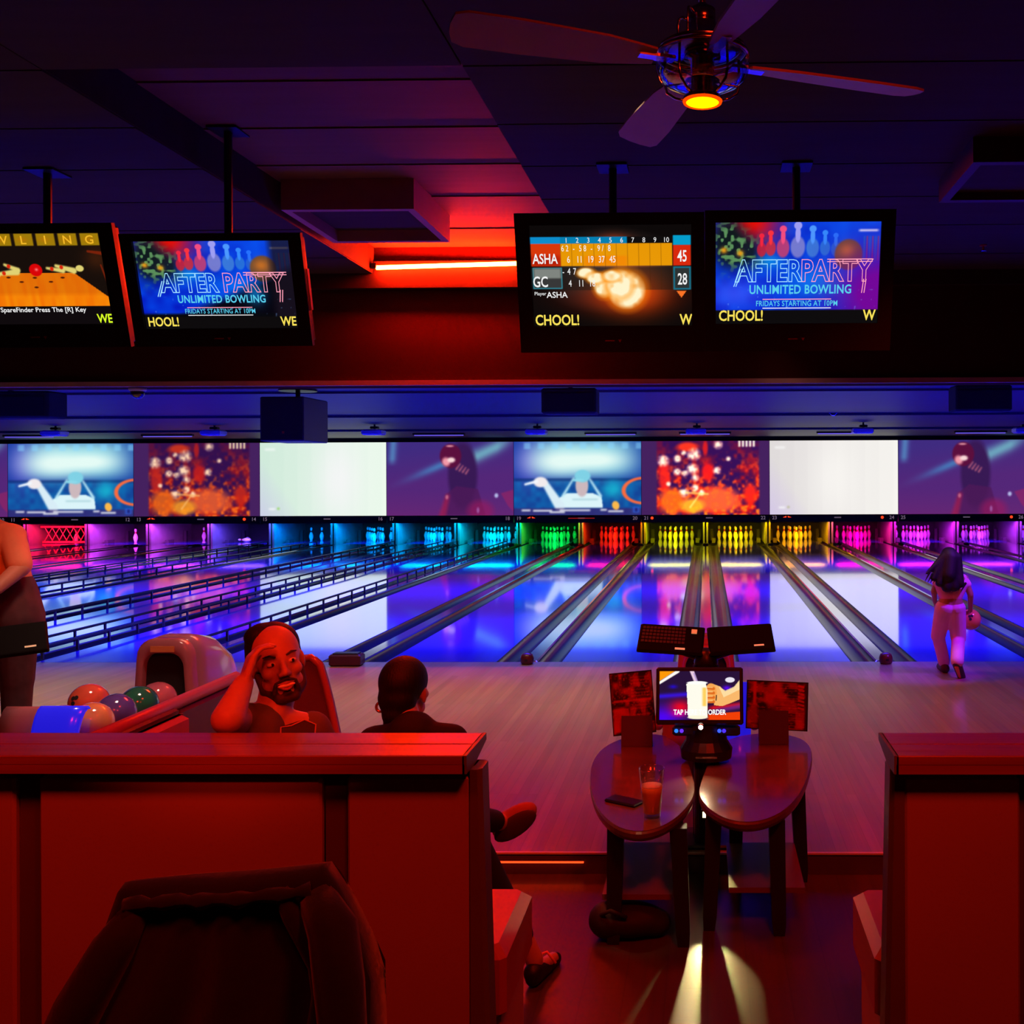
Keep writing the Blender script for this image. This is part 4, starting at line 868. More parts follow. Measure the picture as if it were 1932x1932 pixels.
# ================================================================== BALL RETURNS
def ballreturn(cx,lab,y0,y1,yh):
    t=thing('ball_return',lab,'machine',(cx,0,0))
    w=0.20
    # hood: arch sections lofted backwards, lowering toward the back
    def arch(y,h,ww,z0=0.0,lean=0.0):
        P=[];R=0.11*(ww/0.2)
        P=[(-ww,z0),(-ww*0.97,z0+(h-z0)*0.45),(-ww*0.86,h-R)]
        for i in range(1,6): a=PI-i*PI/10; P.append((-ww*0.86+R+R*math.cos(a),h-R+R*math.sin(a)))
        P+= [(-x,z) for x,z in reversed(P)]
        return [(x,y+lean*(z/h),z) for x,z in P]
    hh=0.76
    outer=arch(yh,hh,w); 
    mb=MB(); mb.smooth=True
    mb.loft([arch(yh+0.05,hh,w),arch(yh+0.18,hh+0.005,w*1.02),arch(yh+0.38,hh-0.04,w*1.02),arch(yh+0.56,hh-0.15,w),arch(yh+0.68,hh-0.32,w*0.95),arch(yh+0.74,hh-0.5,w*0.85)]); mb.build('hood_shell',M_hoods,t)
    # front frame around the opening
    n=len(outer)
    def inner(y,s=0.74,dz=-0.03): return [(x*s,y,max(0.10,0.12+(z-0.12)*0.86+dz+0.03)) for x,_,z in outer]
    mb=MB(); mb.smooth=True; i1=inner(yh-0.012); 
    rings=[[(x,yh+0.06,z) for x,_,z in outer],[(x*1.0,yh,z) for x,_,z in outer],[(x*0.95,yh-0.02,z*0.985) for x,_,z in outer],[(x*1.03,yh-0.02,z*1.005) for x,_,z in i1],i1,[(x,yh+0.10,z) for x,_,z in i1]]
    mb.loft(rings,cap=False); mb.build('hood_frame',M_hood,t)
    mb=MB(); mb.prism([(x,z) for x,_,z in i1],yh+0.03,yh+0.045,'y'); mb.build('dark_opening',M_blackm,t)
    MB().box((0,yh-0.022,hh-0.062),(0.15,0.008,0.036)).build('label_plate',mat('plate_orange',(0.75,0.30,0.10),0.5),t)
    # ball tray
    L=y1-y0; yc=(y0+y1)/2
    mb=MB(); mb.box((0,yc,0.30),(0.50,L,0.06),bev=0.02); mb.build('ball_tray',M_tray,t)
    for s in (-1,1):
        mb=MB(); mb.smooth=True; mb.tube([(s*0.27,y0-0.02,0.36),(s*0.27,y1,0.37)],0.028,10); mb.build('side_rail',M_hood,t)
    mb=MB(); mb.smooth=True; mb.tube([(0.0,y0+0.1,0.345),(0.0,y1,0.345)],0.02,8); mb.build('center_rib',M_tray,t)
    MB().box((0,yc,0.14),(0.26,L*0.7,0.28),taper=1.25).build('pedestal',M_tray,t)
    # curved end stop
    mb=MB(); mb.smooth=True
    rings=[]
    for k in range(9):
        a=PI*0.55*k/8; rings.append([(x,y0-0.04-0.11*math.cos(a),0.25+0.36*math.sin(a)) for x in (0.015,0.03,0.15,0.245)]+[(x,y0-0.02-0.11*math.cos(a),0.25+0.34*math.sin(a)) for x in (0.245,0.15,0.03,0.015)])
    mb.loft(rings); mb.build('end_stop',mat('blue_glow_plastic',(0.03,0.04,0.95),0.2,coat=0.4,emit=(0.01,0.012,1.0),es=0.6),t)  # emission gives the plastic a blue glow; no lamp sits inside
    mb=MB(); mb.smooth=True
    rings=[[(-x,y+0.12,z-0.03) for x,y,z in r][::-1] for r in rings]; mb.loft(rings); mb.build('end_stop',M_hood,t)
    return t
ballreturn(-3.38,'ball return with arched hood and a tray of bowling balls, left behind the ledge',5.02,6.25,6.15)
ballreturn(0.0,'red ball return mostly hidden behind the keyboards and ordering tablet',5.60,6.25,6.15)
def ball(px,py,Y,col,lab,dia=0.216,holes=None,mt=None):
    p=at(px,py,Y); r=dia/2
    t=thing('bowling_ball',lab,'ball',(p.x,Y,p.z))
    mb=MB(); mb.ell((0,0,0),(r,r,r),n=28,m=18); mb.smooth=True; mb.sm=[True]*len(mb.sm); mb.build('shell',mt or mat('ball_'+lab.split()[0],col,0.12,var=0.5,scale=6,coat=1.0),t)
    for d in (holes or [(-0.3,-0.85,0.42),(-0.12,-0.88,0.46),(-0.25,-0.95,0.18)]):
        d=Vector(d).normalized(); q=Vector((0,0,1)).rotation_difference(d).to_matrix().to_4x4()
        MB().lathe([(0.013,0),(0.013,0.0015)],12,Matrix.Translation(d*(r-0.0006))@q).build('finger_hole',M_blackm,t)
    return t
ball(298,1320,6.00,(0.55,0.14,0.20),'pink bowling ball at the mouth of the ball return hood')
ball(262,1330,5.72,(0.02,0.16,0.09),'green bowling ball between the pink and the dark blue ball')
ball(218,1346,5.46,(0.10,0.06,0.30),'dark blue marbled bowling ball behind the orange one')
ball(174,1364,5.22,(0.75,0.30,0.10),'orange bowling ball nearest on the left ball return',holes=[(-0.75,-0.62,-0.1),(-0.68,-0.72,-0.02),(-0.78,-0.6,-0.35)])
ball(168,1326,5.62,(0.75,0.12,0.06),'red bowling ball with finger holes on the far side of the tray')
ball(118,1368,5.35,(0.60,0.08,0.05),'crimson bowling ball half hidden behind the blue end stop')
#PART3
# ================================================================== TABLES
TZ=EYE-1.37+0.02   # table top height
def chaikin(P,n=3):
    for _ in range(n):
        Q=[]
        for i in range(len(P)):
            a=P[i]; b=P[(i+1)%len(P)]
            Q+= [(a[0]*0.75+b[0]*0.25,a[1]*0.75+b[1]*0.25),(a[0]*0.25+b[0]*0.75,a[1]*0.25+b[1]*0.75)]
        P=Q
    return P
def pt(px,py,z=TZ):
    d=RM@Vector(((px-PPX)/F,-(py-PPY)/F,-1.0)); t=(z-EYE)/d.z; return (d.x*t,d.y*t)
outL=[(1112,1468),(1116,1435),(1140,1406),(1185,1388),(1245,1382),(1282,1402),(1300,1438),(1313,1482),(1306,1512),(1282,1540),(1248,1562),(1205,1572),(1162,1562),(1130,1532),(1116,1500)]
outR=[(1317,1488),(1330,1452),(1348,1412),(1380,1390),(1440,1381),(1500,1387),(1528,1402),(1534,1428),(1524,1470),(1504,1508),(1470,1538),(1425,1553),(1378,1550),(1342,1532),(1321,1510)]
def table(out,lab,legs,shelf):
    P=chaikin([pt(*q) for q in out],2)
    cx=sum(p[0] for p in P)/len(P); cy=sum(p[1] for p in P)/len(P)
    t=thing('cocktail_table',lab,'table',(cx,cy,FL)); P=[(x-cx,y-cy) for x,y in P]; H=TZ-FL
    def sc(k): return [(x*k,y*k) for x,y in P]
    mb=MB(); mb.smooth=False; n=len(P)
    mb.loft([[(x,y,z) for x,y in sc(k)] for k,z in ((0.955,H-0.046),(0.985,H-0.040),(1.0,H-0.026),(1.0,H-0.010),(0.988,H-0.003))],cap=True); mb.build('table_edge',M_tabedge,t)
    mb=MB(); mb.prism(sc(0.985),H-0.003,H,'z'); mb.build('tabletop',M_table,t)
    for (lx_,ly_,zf) in legs:
        x,y=lx_-cx,ly_-cy
        a_=Vector((x*0.90,y*0.93,H-0.04)); b_=Vector((x,y,0.0)); MB().loft([[(p_.x+sx*w_,p_.y+sy*w_,p_.z) for sx,sy in ((-1,-1),(1,-1),(1,1),(-1,1))] for p_,w_ in ((b_,0.022),(b_.lerp(a_,0.12),0.028),(a_,0.033))]).build('leg',M_leg,t)
    xs0,xs1,ys0,ys1=shelf
    MB().box(((xs0+xs1)/2-cx,(ys0+ys1)/2-cy,0.17),(xs1-xs0,ys1-ys0,0.022)).build('lower_shelf',mat('shelf_board',(0.16,0.07,0.05),0.4),t)
    return t
g=lambda px,py:pt(px,py,FL)
aL=g(1158,1778); bL=g(1290,1783); aR=g(1338,1752); bR=g(1470,1762); cR=g(1510,1648)
tL=table(outL,'dark oval cocktail table holding the beer glass, left of the pair',[(aL[0],aL[1],FL),(bL[0],bL[1],FL),(-0.43,4.56,FL),(-0.13,4.56,FL)],(-0.42,-0.14,3.98,4.55))
tR=table(outR,'dark oval cocktail table with an empty top, right of the pair',[(aR[0],aR[1],FL),(bR[0],bR[1],FL),(cR[0],4.57,FL),(0.13,4.57,FL)],(0.09,0.40,4.05,4.55))
# beer glass and phone
bx,by=pt(1230,1541)
t=thing('pint_glass','pint glass half full of amber beer on the left table','glass',(bx,by,TZ))
HG=0.196; rb,rt=0.034,0.052
M_glass=thin_glass('clear_glass',(0.93,0.95,0.95),0.16)
mb=MB(); mb.smooth=True
mb.lathe([(0.001,0.0),(rb-0.003,0.0),(rb,0.004),(rb+(rt-rb)*0.5,HG*0.5),(rt,HG-0.002),(rt-0.001,HG),(rt-0.003,HG-0.001),(rb+(rt-rb)*0.5-0.0035,HG*0.5),(rb-0.003,0.018),(0.001,0.016)],28,cap=False); mb.build('glass',M_glass,t)
mb=MB(); mb.smooth=True; hb=HG*0.63; mb.lathe([(0.001,0.0165),(rb-0.0025,0.0185),(rb+(rt-rb)*0.5-0.0031,HG*0.5),(rb+(rt-rb)*0.63-0.003,hb),(0.001,hb)],28,cap=False)
mb.build('beer',mat('beer_amber',(1.0,0.50,0.07),0.15,var=0.03),t)
mb=MB(); mb.smooth=True; mb.lathe([(0.001,hb),(rb+(rt-rb)*0.62-0.003,hb),(rb+(rt-rb)*0.64-0.003,hb+0.003),(0.001,hb+0.003)],24,cap=False); mb.build('foam',mat('beer_foam',(0.9,0.7,0.5),0.6),t)
fx,fy=pt(1178,1514)
t=thing('phone','black phone lying flat beside the beer glass','phone',(fx,fy,TZ),rz=math.radians(58))
MB().box((0,0,0.006),(0.075,0.155,0.011),bev=0.004).build('body',M_black,t); MB().box((0,0,0.0122),(0.068,0.146,0.001)).build('glass_face',mat('phone_glass',(0.004,0.004,0.006),0.25),t)

# ================================================================== CONSOLES
def console(x,lab,full=True,y=4.80,rz=0):
    Yk=4.92
    t=thing('lane_console',lab,'console',(x,y,0),rz=rz)
    kc=at(1252,1207,Yk)
    for s in (-1,1):
        # keyboards: real tilted slabs on arms
        ang=math.radians(33 if full else 42)
        pk=(s*0.172,0.12,kc.z)
        w_,d_=0.325,0.205
        T=Matrix.Translation(pk)@Matrix.Rotation(s*math.radians(-2.0),4,'Y')@Matrix.Rotation(ang,4,'X')@Matrix.Rotation(s*math.radians(2.5),4,'Z')
        o=MB().box((0,0,0),(w_,d_,0.022),T,bev=0.010).build('keyboard',M_key,t)
        if s<0:
            mb=MB()
            for r in range(5):
                for q in range(12): mb.box((-w_*0.43+q*w_*0.056,-d_*0.16+r*d_*0.12,0.0125),(w_*0.044,d_*0.085,0.005),T)
            mb.build('keys',mat('key_brown',(0.05,0.035,0.02),0.4),o,kind='stuff')
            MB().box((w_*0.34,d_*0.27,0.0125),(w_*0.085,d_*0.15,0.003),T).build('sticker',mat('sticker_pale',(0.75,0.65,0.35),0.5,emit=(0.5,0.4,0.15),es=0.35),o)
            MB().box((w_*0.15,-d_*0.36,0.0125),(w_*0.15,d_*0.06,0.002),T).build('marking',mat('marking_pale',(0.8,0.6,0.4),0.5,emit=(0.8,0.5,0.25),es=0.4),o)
        else:
            MB().box((0,0,0.0116),(w_*0.92,d_*0.86,0.002),T).build('touch_pad',M_key,o)
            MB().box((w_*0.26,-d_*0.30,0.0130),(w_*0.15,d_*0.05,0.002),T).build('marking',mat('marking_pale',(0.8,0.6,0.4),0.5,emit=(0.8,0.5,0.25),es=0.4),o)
    mb=MB(); mb.tube([(-0.16,0.14,kc.z-0.05),(0.0,0.10,kc.z-0.10),(0.16,0.14,kc.z-0.05)],0.016,8); mb.build('keyboard_arm',M_black,t)
    mb=MB(); mb.smooth=True; mb.lathe([(0.055,kc.z-0.14),(0.060,kc.z-0.10),(0.045,kc.z-0.05),(0.02,kc.z-0.035)],16,Matrix.Translation((0,0.08,0))); mb.build('swivel_head',M_black,t)
    MB().box((0,0.06,(kc.z-0.12)/2),(0.13,0.10,kc.z-0.12)).build('column',M_leg,t)
    if full:
        zt=TZ+0.045
        mb=MB(); mb.smooth=False; mb.lathe([(0.06,0.02),(0.06,TZ+0.006),(0.12,zt-0.025),(0.125,zt+0.02),(0.10,zt+0.06),(0.085,zt+0.14)],20,Matrix.Translation((0,-0.06,0))@Matrix.Diagonal((1,0.85,1,1))); mb.build('base_housing',M_black,t)
        mb=MB(); mb.box((0,-0.163,zt+0.0),(0.10,0.008,0.010)); mb.build('trim_bar',M_steel,t)
        MB().box((0,0.0,0.01),(0.30,0.26,0.02),bev=0.008).build('foot_plate',M_leg,t)
        for xx,cc in ((-0.115,(0.02,0.16,1.0)),(-0.09,(0.10,0.02,0.9)),(0.088,(0.03,0.08,1.0)),(0.110,(0.05,0.02,1.0))):
            q=at(1322+xx*400,1379,4.66); MB().lathe([(0.0095,0),(0.006,0.006),(0.001,0.007)],10,Matrix.Translation((q.x-x,q.y-4.80,q.z))@Matrix.Rotation(PI/2,4,'X')).build('status_light',emis('status_%d'%int(xx*1000),cc,1.8),t)
        q=at(1322,1380,4.68); MB().box((0,q.y-4.80+0.02,q.z),(0.32,0.03,0.05),bev=0.01).build('cable_tray',mat('tray_green',(0.02,0.06,0.05),0.4),t)
    return t
console(0.0,'black lane console with two tilted keyboards standing between the tables')
p=at(18,1212,4.9); console(p.x-0.079,'black lane console with a keyboard, cut by the left edge before the standing person',full=False,y=4.9-0.194,rz=math.radians(33))
# ordering tablet
def mug(U,V):
    C=canvas(U,(0.16,0.07,0.22)); C=over(C,gau(U,V,0.05,0.05,0.25,0.25),(0.30,0.02,0.95)); C=over(C,np.exp(-((V-0.48-0.12*U)/0.05)**2)*sst(0.4-U,0.1),(0.20,0.08,0.85)); C=over(C,gau(U,V,0.17,0.68,0.05,0.04),(0.15,0.05,0.75))
    C=over(C,gau(U,V,0.26,0.26,0.13,0.14),(0.92,0.03,0.15)); C=over(C,gau(U,V,0.24,0.13,0.08,0.06),(0.9,0.02,0.65)); C=over(C,sst(0.12+0.12*(U-0.6)-V,0.02)*sst(U-0.6,0.05),(0.95,0.25,0.03))
    C=over(C,np.exp(-((V-0.24-0.2*(U-0.65))/0.05)**2)*sst(U-0.62,0.1),(0.85,0.06,0.12)); C=over(C,np.exp(-((V-0.20-0.3*(U-0.75))/0.05)**2)*sst(U-0.68,0.1)*0.8,(0.45,0.15,0.55))
    C=over(C,polym(U,V,[(0,1.0),(0,0.80),(0.19,1.0)]),(1.0,0.60,0.03)); C=over(C,seg(U,V,(0.0,0.76),(0.23,1.0),0.028,0.035,0.02),(1.0,0.98,0.95))
    # arm and fist round the handle
    C=over(C,gau(U,V,0.84,0.65,0.05,0.05),(0.35,0.03,0.95))
    C=over(C,polym(U,V,[(0.66,0.74),(0.76,0.68),(0.82,0.58),(0.93,0.66),(1.0,0.80),(1.0,0.42),(0.88,0.34),(0.78,0.28),(0.68,0.30)]),(0.98,0.72,0.42)); C=over(C,polym(U,V,[(0.74,0.68),(0.82,0.60),(0.93,0.68),(1.0,0.82),(1.0,0.62),(0.80,0.46)])*0.8,(1.0,0.90,0.68))
    C=over(C,ellm(U,V,0.64,0.55,0.075,0.20,0.12),(0.98,0.66,0.32))
    for i in range(4): C=over(C,seg(U,V,(0.585,0.66-i*0.095),(0.675,0.64-i*0.09),0.034,0.03,0.02),(0.88,0.42,0.12)); C=over(C,seg(U,V,(0.585,0.675-i*0.095),(0.66,0.665-i*0.09),0.012,0.01,0.02),(1.0,0.80,0.50))
    C=over(C,seg(U,V,(0.71,0.50),(0.705,0.40),0.010,0.010,0.01),(0.12,0.05,0.08))
    C=over(C,seg(U,V,(0.40,1.02),(0.46,0.76),0.045,0.04,0.02),(0.92,0.80,0.88)); C=over(C,seg(U,V,(0.43,0.95),(0.47,0.78),0.012,0.01,0.02)*0.6,(0.5,0.4,0.8))
    C=over(C,polym(U,V,[(0.335,0.74),(0.57,0.78),(0.60,0.60),(0.60,0.06),(0.36,0.04)]),(1.0,0.99,0.93)); C=over(C,rect(U,V,0.535,0.585,0.28,0.66,0.03)*0.7,(1.0,0.75,0.15)); C=over(C,ellm(U,V,0.47,0.76,0.13,0.035,0.2),(1,1,0.98)); C=over(C,ellm(U,V,0.475,0.05,0.125,0.035,0.2),(1,0.97,0.85))
    C=over(C,ellm(U,V,0.88,0.82,0.06,0.055,0.15),(0.92,0.90,0.95))
    return C
tc=at(1320,1313,4.70); K=F/4.70; TW,TH=164/K,104/K
t=thing('ordering_tablet','glowing tablet reading tap here to order, picture of a mug','tablet',tc,rot=(math.radians(-14),0,0))
s_=picture('screen',220,132,mug,TW*0.92,TH*0.86,M_scr,t); s_.location=(0,-0.0135,0.002)
MB().box((0,0,0),(TW,0.022,TH*1.02),bev=0.008).build('case',M_black,t)
MB().prism([(TW*0.40-TW/2+0.0,0),(0.0,0)][:0] or [(-0.03,-TH/2-0.03),(0.03,-TH/2-0.03),(0.05,-0.02),(-0.05,-0.02)],0.012,0.05,'y').build('stand',M_black,t)
text('tap_text','TAP HERE TO ORDER',emis('tap_white',(1,1,1),1),s_,(0.0,-0.003,-TH*0.30),TH*0.125,sx=0.78,bold=0.03)
# small bright spot lamp below the tablet
q=at(1322,1372,4.60)
t=thing('spot_lamp','tiny dazzling white lamp on the console below the tablet','light',(q.x,4.60,q.z))
mb=MB(); mb.smooth=True; mb.lathe([(0.014,0.0),(0.016,0.02),(0.012,0.03)],14,Matrix.Rotation(-PI/2,4,'X')); mb.build('barrel',M_steel,t)
mb=MB(); mb.ell((0,-0.004,0),(0.0105,0.007,0.0105),n=12,m=8); mb.build('bulb',emis('bulb_white',(1.0,0.86,0.66),28),t)
lamp('console_spot','SPOT',(q.x,4.575,q.z-0.01),(1.0,0.72,0.40),6,0.012,to=(q.x-0.02,4.15,TZ-0.1),angle=78,blend=1.0)
u=thing('under_table_light','small downlight fixed low on the console column between the table legs','light',(0,4.60,0.20)); MB().box((0,0,0),(0.05,0.03,0.04),bev=0.005).build('housing',M_black,u); MB().box((0,-0.016,-0.004),(0.036,0.003,0.026)).build('lens',emis('under_lens',(1.0,0.8,0.35),6),u)
lamp('under_spot','SPOT',(0,4.575,0.19),(1.0,0.80,0.30),30,0.01,to=(0.0,3.15,FL),angle=27,blend=0.25)
# menus with holders
def menu(seed,vert):
    def f(U,V):
        n=blur_noise(U.shape,(8,10),seed); n2=blur_noise(U.shape,(30,40),seed+1); C=canvas(U,(0.20,0.03,0.03)); C=over(C,np.clip((n-0.35)*2.4,0,1)*0.9,(0.75,0.10,0.08)); C=over(C,np.clip((n2-0.6)*3,0,1)*0.6,(0.9,0.35,0.25))
        for i in range(16):
            C=over(C,rect(U,V,0.48,0.92,0.90-i*0.05,0.915-i*0.05,0.02)*(0.35+0.3*n2)*(i%4!=3),(0.95,0.5,0.4))
        if vert: C=over(C,rect(U,V,0.06,0.94,0.52,0.56,0.02)*0.7,(0.95,0.2,0.12)); C=over(C,rect(U,V,0.05,0.40,0.05,0.42,0.02)*0.8,(0.85,0.12,0.08))
        else:
            C=over(C,rect(U,V,0.11,0.16,0.5,0.98,0.02),(0.85,0.12,0.08)); C=over(C,ellm(U,V,0.45,0.72,0.16,0.26,0.4)*0.7,(0.9,0.22,0.12))
            C=over(C,rect(U,V,0.80,0.95,0.06,0.38,0.02)*0.7,(0.9,0.15,0.1))
            for i in range(7): C=over(C,seg(U,V,(0.845,0.47+i*0.075),(0.925,0.445+i*0.075),0.022,0.022,0.02)*0.85,(0.95,0.16,0.14))
            C=over(C,rect(U,V,0.95,1.0,0,1,0.02),(0.25,0.02,0.02))
        C=over(C,1-rect(U,V,0.02,0.98,0.02,0.98,0.02),(0.06,0.02,0.02)); return C
    return f
M_menu=attr_print('menu_print',0.4)
def menucard(px0,px1,py0,py1,Y,yaw,lean,lab,seed,vert,word):
    c=at((px0+px1)/2,(py0+py1)/2,Y); K=F/Y; W=(px1-px0)/K; H=(py1-py0)/K
    t=thing('menu_card',lab,'menu',c,rot=(math.radians(-8),lean,yaw))
    p_=picture('printed_face',70,90,menu(seed,vert),W,H,M_menu,t); p_.location=(0,-0.0025,0)
    MB().box((0,0,0),(W,0.004,H)).build('card',mat('menu_back',(0.3,0.05,0.05),0.5),t)
    return t
menucard(1153,1234,1268,1384,5.06,0.16,math.radians(-3.5),'red printed menu card standing left of the tablet',51,True,None)
menucard(1408,1524,1286,1376,5.11,-0.10,math.radians(1.5),'wide red menu card standing right of the tablet',61,False,None)
def holder(px0,px1,py0,py1,Y,lab):
    a=at(px0,py1,Y); b=at(px1,py0,Y); W=b.x-a.x; H=b.z-TZ
    t=thing('card_holder',lab,'holder',((a.x+b.x)/2,Y,TZ))
    m_=mat('holder_plastic',(0.10,0.05,0.16),0.5)
    MB().box((0,0,H/2+0.003),(W,0.006,H),Matrix.Rotation(math.radians(-8),4,'X')).build('front_plate',m_,t)
    MB().box((0,0.035,0.004),(W,0.075,0.008)).build('base_plate',m_,t)
    MB().box((0,0.055,H*0.35),(W,0.005,H*0.7)).build('back_plate',m_,t)
holder(1172,1230,1353,1404,4.98,'small violet-tinted card holder on the left table')
holder(1432,1488,1343,1392,5.02,'small violet-tinted card holder on the right table')
# bag under the left table
q=at(1185,1745,4.02)
t=thing('backpack','black backpack slumped on the floor under the left table','bag',(q.x,4.02,FL))
mb=MB(); mb.ell((0,0,0.066),(0.155,0.10,0.066),n=18,m=10); mb.ell((-0.08,-0.03,0.075),(0.08,0.08,0.072)); mb.ell((0.10,0.01,0.05),(0.08,0.08,0.05)); grow(mb,'body',mat('bag_black',(0.012,0.010,0.012),0.7),t,0.015,3)
mb=MB(); mb.smooth=True; mb.tube([(-0.10,-0.09,0.12),(-0.06,-0.12,0.15),(0.0,-0.09,0.11)],0.009,6); mb.build('strap',M_blackm,t)

# ================================================================== CHAIR WITH A JACKET
CY=2.30
t=thing('chair','dark chair in the foreground with a black jacket over its back','chair',(-1.11,CY-0.2,FL))
for x in (-0.19,0.19):
    MB().tube([(x,0.22,0.0),(x,0.20,0.45),(x*1.0,0.22,0.86)],0.016,8).build('back_leg',M_leg,t)
    MB().tube([(x,-0.20,0.0),(x,-0.18,0.45)],0.016,8).build('front_leg',M_leg,t)
MB().box((0,0.0,0.46),(0.42,0.42,0.05),bev=0.02).build('seat',M_leg,t)
MB().box((0,0.212,0.72),(0.40,0.02,0.26),bev=0.012).build('backrest',M_leg,t)
# jacket: a draped shell with folds and hanging sleeves
M_jk=mat('jacket_cloth',(0.009,0.006,0.005),0.85,var=0.4,scale=30,bump=0.3,sheen=0.3)
J=thing('jacket','black jacket draped over the chair back in the foreground','jacket',(0,0,0))
prof_=[(725,1932,-0.14),(712,1860,-0.13),(700,1790,-0.11),(686,1722,-0.08),(660,1682,-0.05),(630,1652,-0.02),(606,1640,0.0),(520,1646,0.0),(430,1655,0.0),(330,1666,0.0),(262,1672,0.0),(236,1684,-0.02),(214,1735,-0.05),(190,1795,-0.08),(160,1865,-0.11),(132,1932,-0.13)]
rings=[]
for k,(px,py,dy) in enumerate(prof_):
    e=at(px,py,CY+dy); ring_=[]
for side_ in (-1,1):
    pass
cxJ=at(420,1700,CY).x; botz=FL+0.42
def jpt(u,v,front):
    """u across 0..1, v down 0..1"""
    x0,x1=at(236,1700,CY).x,at(612,1700,CY).x
    ztop=at(240+(606-240)*u,1674-34*u,CY).z
    z=ztop-(ztop-botz)*v
    flare=0.10*max(0,v)**1.1
    xl=x0-0.19*v**1.0; xr=x1+0.12*min(1,v*2.2)**0.8+0.01*v
    x=xl+(xr-xl)*u
    fold=0.022*math.sin(u*17+1.3)*v+0.012*math.sin(u*31+v*3)*v+0.010*math.sin(u*7+v*5)
    y=(-0.030-0.085*v*(1-0.5*(2*u-1)**2)+fold) if front else (0.045+0.02*v+fold*0.5)
    y-=0.03*math.exp(-((u-0.5)/0.35)**2)*math.sin(min(1,v*3)*PI)*0
    return (x,CY+y,z)
NU,NV=40,22; mb=MB(); mb.smooth=True; V_=[]
cols=[]
for i in range(NU+1):
    u=i/NU; c=[]
    for j in range(NV,-1,-1): c.append(jpt(u,j/NV,True))
    top=jpt(u,0,True); c.append((top[0],CY+0.0,top[2]+0.012))
    for j in range(0,NV+1): c.append(jpt(u,j/NV,False))
    cols.append(c)
mb.loft(cols,cap=True); mb.build('body',M_jk,J)
# collar roll, lapels and sleeves
mb=MB(); mb.smooth=True; n=14; mb.tube([(lambda a:(a[0],a[1]-0.020+0.006*math.sin(i*1.9),a[2]-0.012))(jpt(0.06+0.88*i/n,0.03,True)) for i in range(n+1)],[0.016+0.005*math.sin(i*2.3) for i in range(n+1)],8); mb.build('collar',M_jk,J)
for u0,u1,nm in ((0.10,0.04,'lapel'),(0.80,0.86,'lapel')):
    mb=MB(); mb.smooth=True; mb.tube([(lambda a:(a[0],a[1]-0.012,a[2]))(jpt(u0+(u1-u0)*k/8,0.04+0.9*k/8,True)) for k in range(9)],[0.018+0.006*math.sin(k*1.5) for k in range(9)],8); mb.build(nm,M_jk,J)
mb=MB(); mb.smooth=True; a0=jpt(0.98,0.04,True); mb.tube([(a0[0]-0.02,CY-0.02,a0[2]-0.03),(a0[0]+0.035,CY-0.06,a0[2]-0.09),(a0[0]+0.06,CY-0.09,a0[2]-0.2),(a0[0]+0.075,CY-0.10,a0[2]-0.34),(a0[0]+0.085,CY-0.10,a0[2]-0.46)],[0.04,0.055,0.055,0.05,0.045],12); mb.build('sleeve',M_jk,J)
mb=MB(); mb.smooth=True; a0=jpt(0.02,0.04,True); mb.tube([(a0[0]+0.04,CY-0.02,a0[2]-0.03),(a0[0]-0.00,CY-0.05,a0[2]-0.10),(a0[0]-0.06,CY-0.08,a0[2]-0.22),(a0[0]-0.12,CY-0.10,a0[2]-0.36),(a0[0]-0.15,CY-0.10,a0[2]-0.46)],[0.035,0.05,0.055,0.05,0.045],12); mb.build('sleeve',M_jk,J)

# ================================================================== PEOPLE
def V3(*a): return Vector(a)
class Fig:
    def __init__(s): s.mb=MB()
    def c(s,a,b,ra,rb,n=14): s.mb.cone(a,b,ra,rb,n); return s
    def e(s,c,r,M=None): s.mb.ell(c,r,M,n=18,m=12); return s
    def merge(s,o,M):
        b=len(s.mb.v)
        for v in o.v: s.mb.v.append((M@Vector(v))[:])
        for f in o.f: s.mb.f.append([b+i for i in f])
        s.mb.m+=o.m; s.mb.sm+=o.sm
def head_mb(nose=1.0,smile=False):
    h=MB(); E=lambda c,r: h.ell(c,r,None,n=20,m=14)
    E((0,0.015,0.035),(0.075,0.094,0.086)); E((0,-0.028,0.005),(0.062,0.060,0.088)); E((0,-0.026,-0.050),(0.055,0.056,0.055)); E((0,-0.062,-0.092),(0.027,0.024,0.022))
    for s in (-1,1):
        E((s*0.040,-0.058,-0.020),(0.023,0.022,0.022)); E((s*0.046,-0.020,-0.062),(0.018,0.036,0.026)); E((s*0.077,0.012,-0.008),(0.009,0.018,0.031)); h.cone((s*0.018,-0.074,0.032),(s*0.046,-0.060,0.031),0.0085,0.007)
        E((s*0.013,-0.098,-0.026),(0.0095,0.011,0.009))
    h.cone((0,-0.084,0.018),(0,-0.108*nose,-0.020),0.008,0.0125)
    E((0,-0.084,-0.058),(0.024,0.012,0.013))
    return h
